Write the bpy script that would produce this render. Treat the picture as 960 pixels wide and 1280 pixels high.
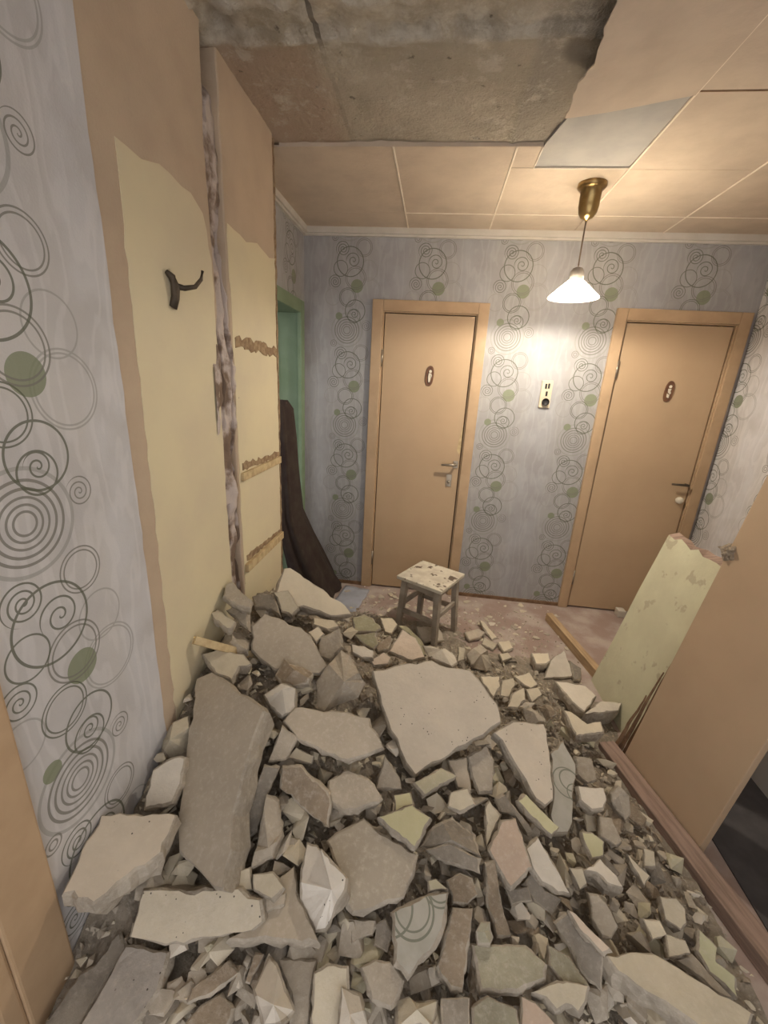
import bpy, bmesh, math, random
from mathutils import Vector, Matrix, noise

for o in list(bpy.data.objects):
    bpy.data.objects.remove(o)
scene = bpy.context.scene
COL = scene.collection

# ------------------------------------------------------------------ camera, world, light, exposure
cam_d = bpy.data.cameras.new('camera')
cam = bpy.data.objects.new('camera', cam_d)
COL.objects.link(cam)
scene.camera = cam
cam_d.sensor_fit = 'HORIZONTAL'
cam_d.sensor_width = 36.0
cam_d.lens = 518.13 / 960 * 36.0
cam_d.clip_start = 0.02
YAW, PITCH, ROLL = -0.1056, -0.3037, 0.0566
fwd = Vector((math.sin(YAW) * math.cos(PITCH), math.cos(YAW) * math.cos(PITCH), math.sin(PITCH)))
rt = Vector((math.cos(YAW), -math.sin(YAW), 0))
up = rt.cross(fwd)
r2 = math.cos(ROLL) * rt + math.sin(ROLL) * up
u2 = -math.sin(ROLL) * rt + math.cos(ROLL) * up
M = Matrix((r2, u2, -fwd)).transposed().to_4x4()
M.translation = Vector((0.9324, -2.981, 1.5656))
cam.matrix_world = M

world = bpy.data.worlds.new('world')
scene.world = world
world.use_nodes = True
bgn = world.node_tree.nodes['Background']
bgn.inputs['Color'].default_value = (0.98, 0.97, 1.0, 1)
bgn.inputs['Strength'].default_value = 1.05

scene.view_settings.view_transform = 'Standard'
scene.view_settings.look = 'None'
scene.view_settings.gamma = 1.0
scene.view_settings.use_curve_mapping = False
scene.view_settings.exposure = 0.42
LAMP_WATTS = 78.0

# ------------------------------------------------------------------ materials
def new_mat(name):
    m = bpy.data.materials.new(name)
    m.use_nodes = True
    nt = m.node_tree
    b = nt.nodes['Principled BSDF']
    return m, nt, b

class NT:
    """small helper to write node maths"""
    def __init__(s, nt): s.nt = nt
    def n(s, t, **k):
        nd = s.nt.nodes.new(t)
        for a, v in k.items(): setattr(nd, a, v)
        return nd
    def link(s, a, b): s.nt.links.new(a, b)
    def math(s, op, a, b=None, c=None, clamp=False):
        nd = s.nt.nodes.new('ShaderNodeMath'); nd.operation = op; nd.use_clamp = clamp
        for i, v in enumerate((a, b, c)):
            if v is None: continue
            if isinstance(v, (int, float)): nd.inputs[i].default_value = v
            else: s.nt.links.new(v, nd.inputs[i])
        return nd.outputs[0]
    def mix(s, f, a, b, blend='MIX'):
        nd = s.nt.nodes.new('ShaderNodeMix'); nd.data_type = 'RGBA'; nd.blend_type = blend
        for sock, v in ((nd.inputs[0], f), (nd.inputs[6], a), (nd.inputs[7], b)):
            if isinstance(v, (int, float)): sock.default_value = v
            elif isinstance(v, tuple): sock.default_value = (*v, 1) if len(v) == 3 else v
            else: s.nt.links.new(v, sock)
        return nd.outputs[2]
    def noise(s, vec, scale, detail=4, rough=0.55, dist=0.0):
        nd = s.nt.nodes.new('ShaderNodeTexNoise')
        nd.inputs['Scale'].default_value = scale; nd.inputs['Detail'].default_value = detail
        nd.inputs['Roughness'].default_value = rough; nd.inputs['Distortion'].default_value = dist
        if vec is not None: s.nt.links.new(vec, nd.inputs['Vector'])
        return nd.outputs['Fac']
    def ramp(s, f, a, b):
        nd = s.nt.nodes.new('ShaderNodeMapRange'); nd.interpolation_type = 'SMOOTHSTEP'
        s.nt.links.new(f, nd.inputs[0]); nd.inputs[1].default_value = a; nd.inputs[2].default_value = b
        return nd.outputs[0]
    def bump(s, hgt, strength, dist=0.01):
        nd = s.nt.nodes.new('ShaderNodeBump'); nd.inputs['Strength'].default_value = strength
        nd.inputs['Distance'].default_value = dist
        s.nt.links.new(hgt, nd.inputs['Height'])
        return nd.outputs[0]

def plain(name, col, col2=None, scale=6.0, rough=0.8, bump=0.0, bscale=60.0, metallic=0.0, lo=.35, hi=.7, speck=None, stretch=None):
    m, nt, b = new_mat(name); N = NT(nt)
    tc = N.n('ShaderNodeTexCoord').outputs['Object']
    if stretch:
        mp = N.n('ShaderNodeMapping'); mp.inputs['Scale'].default_value = stretch
        N.link(tc, mp.inputs['Vector']); tc = mp.outputs[0]
    f = N.ramp(N.noise(tc, scale, 6), lo, hi)
    c = N.mix(f, col, col2 or tuple(v * .85 for v in col))
    if speck:
        sc, th, cs = speck
        g = N.ramp(N.noise(tc, sc, 3), th, th + .05)
        c = N.mix(g, c, cs)
    N.link(c, b.inputs['Base Color'])
    b.inputs['Roughness'].default_value = rough
    b.inputs['Metallic'].default_value = metallic
    b.inputs['Specular IOR Level'].default_value = 0.25
    if bump:
        hh = N.noise(tc, bscale, 6, .65)
        N.link(N.bump(hh, bump, .006), b.inputs['Normal'])
    return m

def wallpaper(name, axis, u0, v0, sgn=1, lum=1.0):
    """printed wallpaper: repeat 0.53 m by 0.63 m, scattered rings, spirals and green discs over silver waves"""
    m, nt, b = new_mat(name); N = NT(nt)
    tc = N.n('ShaderNodeTexCoord').outputs['Object']
    sep = N.n('ShaderNodeSeparateXYZ'); N.link(tc, sep.inputs[0])
    U = N.math('WRAP', N.math('SUBTRACT', N.math('MULTIPLY', sep.outputs[axis], sgn), u0), .265, -.265)
    V = N.math('WRAP', N.math('SUBTRACT', sep.outputs[2], v0), .315, -.315)
    cmb = N.n('ShaderNodeCombineXYZ'); N.link(U, cmb.inputs[0]); N.link(V, cmb.inputs[1])
    P = cmb.outputs[0]
    def dist(u, v):
        d = N.n('ShaderNodeVectorMath', operation='DISTANCE')
        N.link(P, d.inputs[0]); d.inputs[1].default_value = (u, v, 0)
        return d.outputs['Value']
    masks = {'d': None, 'g': None, 'f': None, 'p': None}
    def add(k, v): masks[k] = v if masks[k] is None else N.math('MAXIMUM', masks[k], v)
    def both(v, r): return [v] + ([v + .63] if v - r < -.315 else []) + ([v - .63] if v + r > .315 else [])
    def rings(k, u, v, rs, w):
        for vv in both(v, max(rs)):
            d = dist(u, vv)
            for r in rs: add(k, N.math('COMPARE', d, r, w / 2))
    def disc(k, u, v, r):
        for vv in both(v, r): add(k, N.math('LESS_THAN', dist(u, vv), r))
    def spiral(k, u, v, R, pitch, w):
        for vv in both(v, R):
            d = dist(u, vv)
            th = N.math('DIVIDE', N.math('ARCTAN2', N.math('SUBTRACT', V, vv), N.math('SUBTRACT', U, u)), 2 * math.pi)
            s = N.math('FRACT', N.math('ADD', N.math('SUBTRACT', N.math('DIVIDE', d, pitch), th), 5.0))
            add(k, N.math('MULTIPLY', N.math('COMPARE', s, .5, w / pitch / 2), N.math('LESS_THAN', d, R)))
    rings('p', .14, .24, [.07, .078], .004); rings('p', .13, -.27, [.06], .004); rings('p', -.1, .2, [.05], .004)
    rings('g', 0, 0, [.023, .036, .05], .005); rings('g', 0, 0, [.066, .082], .006); rings('p', 0, 0, [.104], .008)
    rings('g', .05, -.315, [.057, .067], .004)
    rings('g', .1, -.14, [.043, .052], .0035)
    spiral('g', .13, .03, .034, .012, .0032)
    rings('g', -.09, -.085, [.01, .02], .004)
    disc('f', .06, -.362, .04); disc('f', -.056, .085, .023)
    rings('d', 0, .2, [.056, .047], .0035)
    rings('d', .052, .12, [.066], .005); rings('d', .045, .088, [.042], .0045); spiral('d', .047, .1, .03, .016, .004)
    spiral('d', -.037, -.15, .046, .015, .004)
    rings('d', .012, -.222, [.086], .0055); spiral('d', .032, -.215, .048, .024, .0045)
    rings('d', -.05, -.262, [.046], .004); spiral('d', -.085, -.34, .043, .014, .0035)
    # ground: silver-lilac with wavy pale veins running up
    mp = N.n('ShaderNodeMapping'); mp.inputs['Scale'].default_value = (1, 1, .28)
    N.link(tc, mp.inputs['Vector'])
    wv = N.n('ShaderNodeTexWave'); wv.wave_type = 'BANDS'; wv.bands_direction = 'XYZ'[axis]
    wv.inputs['Scale'].default_value = 5; wv.inputs['Distortion'].default_value = 16
    wv.inputs['Detail'].default_value = 3; wv.inputs['Detail Scale'].default_value = 2.2
    N.link(mp.outputs[0], wv.inputs['Vector'])
    vein = N.ramp(wv.outputs['Fac'], .6, 1.0)
    band = N.ramp(N.math('ABSOLUTE', N.math('SUBTRACT', U, .02)), .13, .2)
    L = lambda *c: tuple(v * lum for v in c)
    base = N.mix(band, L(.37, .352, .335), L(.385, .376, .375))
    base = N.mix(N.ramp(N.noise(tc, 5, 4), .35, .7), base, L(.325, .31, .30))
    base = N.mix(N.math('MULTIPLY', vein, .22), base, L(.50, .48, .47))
    c = N.mix(N.math('MULTIPLY', masks['p'], .65), base, (.30, .29, .26))
    c = N.mix(N.math('MULTIPLY', masks['f'], .85), c, (.20, .225, .13))
    c = N.mix(N.math('MULTIPLY', masks['g'], .85), c, (.19, .18, .15))
    c = N.mix(N.math('MULTIPLY', masks['d'], .82), c, (.095, .10, .062))
    N.link(c, b.inputs['Base Color'])
    b.inputs['Roughness'].default_value = .62
    b.inputs['Specular IOR Level'].default_value = .3
    hh = N.math('ADD', N.noise(tc, 220, 3), N.math('MULTIPLY', wv.outputs['Fac'], .5))
    N.link(N.bump(hh, .25, .003), b.inputs['Normal'])
    return m

def gypsum(name, col, var=.16, rough_bump=.35, pin=False, dust=.45, tint=None):
    m, nt, b = new_mat(name); N = NT(nt)
    g = N.n('ShaderNodeNewGeometry'); pos = g.outputs['Position']
    oi = N.n('ShaderNodeObjectInfo').outputs['Random']
    f = N.ramp(N.noise(pos, 9, 6, .6), .3, .72)
    c = N.mix(f, col, tuple(v * (1 - 1.4 * var) for v in col))
    if tint: c = N.mix(N.ramp(N.noise(pos, 4.5, 3), .42, .62), c, tint)
    fine = N.noise(pos, 70, 4, .7)
    c = N.mix(N.math('MULTIPLY', N.ramp(fine, .45, .8), dust), c, (.66, .585, .485))
    k = N.math('ADD', N.math('MULTIPLY', oi, .22), .89)
    hs = N.n('ShaderNodeHueSaturation'); N.link(k, hs.inputs['Value']); N.link(c, hs.inputs['Color'])
    c = hs.outputs[0]
    if pin:
        vo = N.n('ShaderNodeTexVoronoi'); vo.inputs['Scale'].default_value = 64; N.link(pos, vo.inputs['Vector'])
        pm = N.math('MULTIPLY', N.math('LESS_THAN', vo.outputs['Distance'], .13), N.ramp(N.noise(pos, 12, 2), .5, .56))
        c = N.mix(pm, c, (.13, .11, .09))
    N.link(c, b.inputs['Base Color'])
    b.inputs['Roughness'].default_value = .92
    b.inputs['Specular IOR Level'].default_value = .12
    hh = N.math('ADD', N.noise(pos, 55, 6, .7), N.math('MULTIPLY', N.noise(pos, 14, 3), 1.2))
    N.link(N.bump(hh, rough_bump, .012), b.inputs['Normal'])
    return m

def ringed(name, ring_list):
    m, nt, b = new_mat(name); N = NT(nt)
    tc = N.n('ShaderNodeTexCoord').outputs['Object']
    sep = N.n('ShaderNodeSeparateXYZ'); N.link(tc, sep.inputs[0])
    cmb = N.n('ShaderNodeCombineXYZ'); N.link(sep.outputs[0], cmb.inputs[0]); N.link(sep.outputs[1], cmb.inputs[1])
    mask = None
    for (u, v, r, w) in ring_list:
        d = N.n('ShaderNodeVectorMath', operation='DISTANCE'); N.link(cmb.outputs[0], d.inputs[0]); d.inputs[1].default_value = (u, v, 0)
        q = N.math('COMPARE', d.outputs['Value'], r, w / 2)
        mask = q if mask is None else N.math('MAXIMUM', mask, q)
    c = N.mix(N.ramp(N.noise(tc, 16, 5), .35, .7), (.44, .41, .345), (.37, .345, .28))
    c = N.mix(N.math('MULTIPLY', mask, .8), c, (.15, .16, .11))
    N.link(c, b.inputs['Base Color']); b.inputs['Roughness'].default_value = .8
    N.link(N.bump(N.noise(tc, 60, 4), .2, .005), b.inputs['Normal'])
    return m

MT = {}
MT['wp_back'] = wallpaper('wallpaper_back', 0, .295, 1.885)
MT['wp_left'] = wallpaper('wallpaper_left', 1, -2.33, 1.275, 1, 1.45)  # same paper, ground lightened to paint in the lamp light on this wall
MT['wp_rear'] = wallpaper('wallpaper_rear_left', 1, -.27, 1.885)
MT['wp_right'] = wallpaper('wallpaper_right', 1, .53, 1.3, -1, 1.6)  # same paper again, ground brightened further in place of lamp light
MT['pinkplaster'] = plain('bare_pink_plaster', (.52, .405, .29), (.46, .355, .255), 5, .9, .25, 120)
MT['yellow'] = plain('pale_yellow_paint', (.68, .595, .39), (.62, .535, .37), 3, .6, .08, 40, speck=(26, .74, (.30, .22, .12)))
MT['filler'] = plain('crack_filler', (.52, .44, .39), (.20, .14, .10), 9, .95, .6, 50, lo=.46, hi=.60)
MT['brownrough'] = plain('exposed_brown_mortar', (.24, .155, .09), (.40, .29, .17), 40, .95, .6, 90)
MT['lath'] = plain('pale_lath', (.58, .45, .25), (.42, .30, .16), 30, .8, .2, 80)
MT['concrete'] = None
MT['tan'] = plain('tan_gloss_paint', (.49, .345, .21), (.45, .315, .19), 2.5, .42, .03, 30)
MT['tanframe'] = plain('tan_frame_paint', (.49, .34, .205), (.43, .295, .175), 8, .45, .06, 40)
MT['tanboard'] = plain('tan_board_paint', (.46, .325, .205), (.42, .295, .185), 3, .5, .04, 60)
MT['edgewood'] = plain('bare_dark_wood_edge', (.16, .09, .05), (.26, .16, .09), 20, .9, .3, 60)
MT['white'] = plain('dull_white_paint', (.62, .57, .49), (.55, .50, .42), 8, .6, .05)
MT['tile'] = plain('fibreboard_tile', (.60, .49, .37), (.51, .41, .31), 7, .85, .35, 26, lo=.3, hi=.75)
MT['strip'] = plain('pale_joint_strip', (.85, .76, .62), (.75, .64, .50), 12, .7)
MT['patch'] = plain('grey_blue_backing', (.42, .39, .35), (.35, .33, .30), 6, .9, .15, 60)
MT['brass'] = plain('aged_brass', (.42, .29, .12), (.26, .17, .07), 9, .28, metallic=.9)
MT['cord'] = plain('brown_cord', (.16, .11, .07), None, 10, .6)
MT['cap'] = plain('grey_plastic', (.25, .22, .19), (.2, .18, .16), 10, .5)
MT['steel'] = plain('dull_steel', (.42, .36, .28), (.30, .25, .19), 30, .35, metallic=.8)
MT['darkmetal'] = plain('dark_rusty_metal', (.07, .055, .04), (.12, .09, .06), 20, .6, metallic=.4)
MT['cream'] = plain('cream_plastic', (.66, .56, .40), None, 12, .4)
MT['black'] = plain('black_plastic', (.03, .027, .025), None, 12, .5)
MT['plaque'] = plain('brown_plaque', (.13, .06, .035), (.20, .10, .05), 25, .4)
MT['ivory'] = plain('ivory_relief', (.72, .64, .50), None, 12, .5)
MT['green'] = plain('green_door_paint', (.19, .26, .15), (.23, .30, .19), 5, .5, .05, 30)
MT['shadebrown'] = plain('shade_darkened_brown', (.20, .125, .075), (.15, .09, .055), 5, .5, .05, 30)  # near tan door leaf, shade of the corner put into its colour
MT['papersheet'] = plain('blue_grey_paper', (.42, .43, .47), (.35, .35, .37), 9, .8, .2, 40)
MT['teal'] = plain('teal_wall_paint', (.05, .19, .27), (.07, .22, .30), 3, .6, .05, 30)
MT['cloth'] = plain('dark_brown_cloth', (.045, .03, .025), (.06, .045, .035), 12, .95, .3, 120)
MT['floor'] = plain('dusty_red_brown_floor', (.35, .255, .21), (.48, .40, .34), 5, .9, .35, 60, lo=.4, hi=.68)
MT['darkfloor'] = plain('dark_floor_strip', (.07, .062, .06), (.10, .09, .085), 8, .8, .2, 50)
MT['beam'] = plain('weathered_pink_timber', (.34, .235, .18), (.22, .15, .11), 18, .9, .35, 60, stretch=(.35, 3, 3))
MT['plankwood'] = plain('light_plank', (.50, .35, .20), (.36, .24, .13), 18, .8, .25, 60, stretch=(.4, 3, 3))
MT['stool'] = plain('chipped_white_paint', (.64, .58, .46), (.50, .43, .33), 14, .75, .2, 60, speck=(20, .60, (.14, .10, .07)))
MT['stoolleg'] = plain('dusty_grey_wood', (.40, .34, .27), (.30, .25, .19), 14, .85, .2, 60)
MT['greenboard'] = plain('pale_green_paint', (.62, .585, .40), (.55, .51, .345), 5, .7, .25, 45, speck=(11, .60, (.46, .40, .27)))
MT['hall'] = plain('hall_plaster', (.45, .40, .33), None, 4, .9)
# heap
MT['core'] = gypsum('gypsum_core', (0.496, 0.428, 0.335), .22, .7)
MT['grey'] = gypsum('gypsum_grey', (0.484, 0.415, 0.322))
MT['beige'] = gypsum('gypsum_beige', (.49, .415, .315), .08, .15)
MT['beige2'] = gypsum('gypsum_dull_beige', (.42, .36, .275), .08, .15)
MT['palebeige'] = gypsum('gypsum_pale_beige', (0.645, 0.558, 0.44), .08, .2, pin=True)
MT['pale'] = gypsum('gypsum_pale', (0.608, 0.533, 0.397), .12, .3)
MT['palepin'] = gypsum('gypsum_pale_pinholes', (0.645, 0.558, 0.415), .12, .4, pin=True)
MT['greypin'] = gypsum('gypsum_grey_pinholes', (0.496, 0.446, 0.384), .12, .35, pin=True)
MT['white'+'g'] = gypsum('gypsum_white', (0.694, 0.62, 0.508), .12, .35)
MT['whitepin'] = gypsum('gypsum_white_pinholes', (0.744, 0.682, 0.583), .1, .35, pin=True)
MT['creamg'] = gypsum('cream_painted_gypsum', (0.66, 0.575, 0.43), .1, .2)
MT['yellowg'] = gypsum('yellow_painted_gypsum', (0.6, 0.555, 0.34), .08, .12, dust=.2)
MT['yellowdust'] = gypsum('dusty_yellow_gypsum', (0.54, 0.485, 0.335), .12, .2)
MT['yellowpale'] = gypsum('pale_green_gypsum', (0.583, 0.558, 0.36), .12, .2)
MT['olive'] = gypsum('olive_gypsum', (0.38, 0.345, 0.22), .15, .3, dust=.3)
MT['olivegrey'] = gypsum('greenish_rough_gypsum', (0.422, 0.384, 0.273), .2, .6)
MT['brown'] = gypsum('brown_rough_gypsum', (0.347, 0.273, 0.192), .2, .6)
MT['dark'] = gypsum('dark_gypsum', (0.316, 0.273, 0.217), .18, .4, dust=.3)
MT['pink'] = gypsum('pink_beige_gypsum', (0.546, 0.422, 0.322), .1, .25)
MT['peach'] = gypsum('peach_gypsum', (0.64, 0.525, 0.41), .1, .2)
MT['bed'] = gypsum('crumb_bed', (0.4, 0.335, 0.255), .3, .9)
MT['paper1'] = ringed('papered_face_pale', [(.03, .03, .035, .005), (.045, -.01, .03, .004), (.02, .02, .05, .004)])
MT['paper2'] = ringed('papered_face_olive', [(-.02, .03, .052, .005), (-.02, .035, .042, .004), (-.075, .03, .055, .005), (.045, .085, .03, .004), (.045, .085, .04, .004)])
PIECE_MAT = {'white': 'whiteg', 'cream': 'creamg', 'yellow': 'yellowg'}

def mix_glow(name):
    """frosted glass of the lamp shade: lets light through and scatters it"""
    m, nt, b = new_mat(name); N = NT(nt)
    out = nt.nodes['Material Output']
    tr = N.n('ShaderNodeBsdfTranslucent'); tr.inputs[0].default_value = (.95, .92, .86, 1)
    tp = N.n('ShaderNodeBsdfTransparent'); tp.inputs[0].default_value = (.97, .95, .92, 1)
    b.inputs['Base Color'].default_value = (.85, .83, .78, 1); b.inputs['Roughness'].default_value = .25
    m1 = N.n('ShaderNodeMixShader'); m1.inputs[0].default_value = .55
    N.link(tr.outputs[0], m1.inputs[1]); N.link(tp.outputs[0], m1.inputs[2])
    m2 = N.n('ShaderNodeMixShader'); m2.inputs[0].default_value = .2
    N.link(m1.outputs[0], m2.inputs[1]); N.link(b.outputs[0], m2.inputs[2])
    N.link(m2.outputs[0], out.inputs[0])
    return m
MT['glass'] = mix_glow('frosted_shade_glass')
mb, ntb, bb = new_mat('glowing_bulb')
bb.inputs['Emission Color'].default_value = (1, .88, .68, 1); bb.inputs['Emission Strength'].default_value = 25
MT['bulb'] = mb

# ------------------------------------------------------------------ mesh helpers
def obj(name, verts, faces, mat, parent=None, mats=None, fmat=None, smooth=False, loc=None):
    me = bpy.data.meshes.new(name)
    me.from_pydata([tuple(v) for v in verts], [], faces)
    for mm in (mats or [mat]): me.materials.append(MT[mm])
    if fmat:
        for p, k in zip(me.polygons, fmat): p.material_index = k
    if smooth:
        for p in me.polygons: p.use_smooth = True
    me.update()
    o = bpy.data.objects.new(name, me); COL.objects.link(o)
    if loc: o.location = loc
    if parent: o.parent = parent
    return o

def tag(o, label, cat, group=None, kind=None):
    o['label'] = label; o['category'] = cat
    if group: o['group'] = group
    if kind: o['kind'] = kind
    return o

def thing(name, loc, label, cat, group=None, kind=None, rotz=0):
    o = bpy.data.objects.new(name, None); COL.objects.link(o); o.location = loc; o.rotation_euler = (0, 0, rotz)
    o.empty_display_size = .1
    return tag(o, label, cat, group, kind)

BF = [(0, 3, 2, 1), (4, 5, 6, 7), (0, 1, 5, 4), (1, 2, 6, 5), (2, 3, 7, 6), (3, 0, 4, 7)]
def boxv(x0, x1, y0, y1, z0, z1):
    return [(x0, y0, z0), (x1, y0, z0), (x1, y1, z0), (x0, y1, z0), (x0, y0, z1), (x1, y0, z1), (x1, y1, z1), (x0, y1, z1)]
def boxes(name, lst, mat, parent=None, off=(0, 0, 0)):
    V, Fc = [], []
    for b in lst:
        n = len(V); V += [(v[0] - off[0], v[1] - off[1], v[2] - off[2]) for v in boxv(*b)]
        Fc += [tuple(i + n for i in f) for f in BF]
    return obj(name, V, Fc, mat, parent)
def bevel_box(name, b, mat, parent=None, bev=.004, off=(0, 0, 0), seg=2):
    bm = bmesh.new()
    vs = [bm.verts.new((v[0] - off[0], v[1] - off[1], v[2] - off[2])) for v in boxv(*b)]
    for f in BF: bm.faces.new([vs[i] for i in f])
    bmesh.ops.bevel(bm, geom=bm.edges[:], offset=bev, segments=seg, affect='EDGES', profile=.6)
    me = bpy.data.meshes.new(name); bm.to_mesh(me); bm.free(); me.materials.append(MT[mat])
    o = bpy.data.objects.new(name, me); COL.objects.link(o)
    if parent: o.parent = parent
    return o
def lathe(name, prof, mat, parent=None, seg=32, loc=None, closed=False):
    V, Fc = [], []
    for r, z in prof:
        for i in range(seg):
            a = 2 * math.pi * i / seg; V.append((r * math.cos(a), r * math.sin(a), z))
    for k in range(len(prof) - 1):
        for i in range(seg):
            j = (i + 1) % seg
            Fc.append((k * seg + i, k * seg + j, (k + 1) * seg + j, (k + 1) * seg + i))
    return obj(name, V, Fc, mat, parent, smooth=True, loc=loc)
def tube(name, pts, rad, mat, parent=None, seg=8, loc=None):
    V, Fc = [], []; n = len(pts); pts = [Vector(p) for p in pts]
    for k, p in enumerate(pts):
        t = (pts[min(k + 1, n - 1)] - pts[max(k - 1, 0)]).normalized()
        a = t.cross(Vector((0, 0, 1)) if abs(t.z) < .9 else Vector((1, 0, 0))).normalized(); bb_ = t.cross(a)
        r = rad[k] if isinstance(rad, (list, tuple)) else rad
        for i in range(seg):
            th = 2 * math.pi * i / seg; V.append(p + (a * math.cos(th) + bb_ * math.sin(th)) * r)
    for k in range(n - 1):
        for i in range(seg):
            j = (i + 1) % seg; Fc.append((k * seg + i, k * seg + j, (k + 1) * seg + j, (k + 1) * seg + i))
    Fc.append(tuple(range(seg - 1, -1, -1))); Fc.append(tuple((n - 1) * seg + i for i in range(seg)))
    return obj(name, V, Fc, mat, parent, smooth=True, loc=loc)
def sheet(name, poly, axis, at, th, mat, parent, jit=.006, seg=.04, seed=1, jit_edges=None):
    """thin layer on a wall: irregular outline (a, z) in the wall plane, given thickness toward +axis"""
    rnd = random.Random(seed); P = []
    for i in range(len(poly)):
        a, b = Vector(poly[i]), Vector(poly[(i + 1) % len(poly)]); L = (b - a).length
        rough = jit_edges is None or i in jit_edges
        k = max(1, int(L / seg)) if rough else 1
        for t in range(k):
            q = a + (b - a) * (t / k)
            if rough and t: q += Vector((rnd.uniform(-jit, jit), rnd.uniform(-jit, jit)))
            P.append(q)
    n = len(P); V = []
    for s in (at, at + th):
        for q in P: V.append((s, q[0], q[1]) if axis == 'x' else (q[0], s, q[1]))
    Fc = [tuple(range(n)), tuple(range(2 * n - 1, n - 1, -1))] + [(i, (i + 1) % n, n + (i + 1) % n, n + i) for i in range(n)]
    o = obj(name, V, Fc, mat, parent)
    bm = bmesh.new(); bm.from_mesh(o.data); bmesh.ops.triangulate(bm, faces=[f for f in bm.faces if len(f.verts) > 4]); bmesh.ops.recalc_face_normals(bm, faces=bm.faces[:]); bm.to_mesh(o.data); bm.free()
    return o

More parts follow.
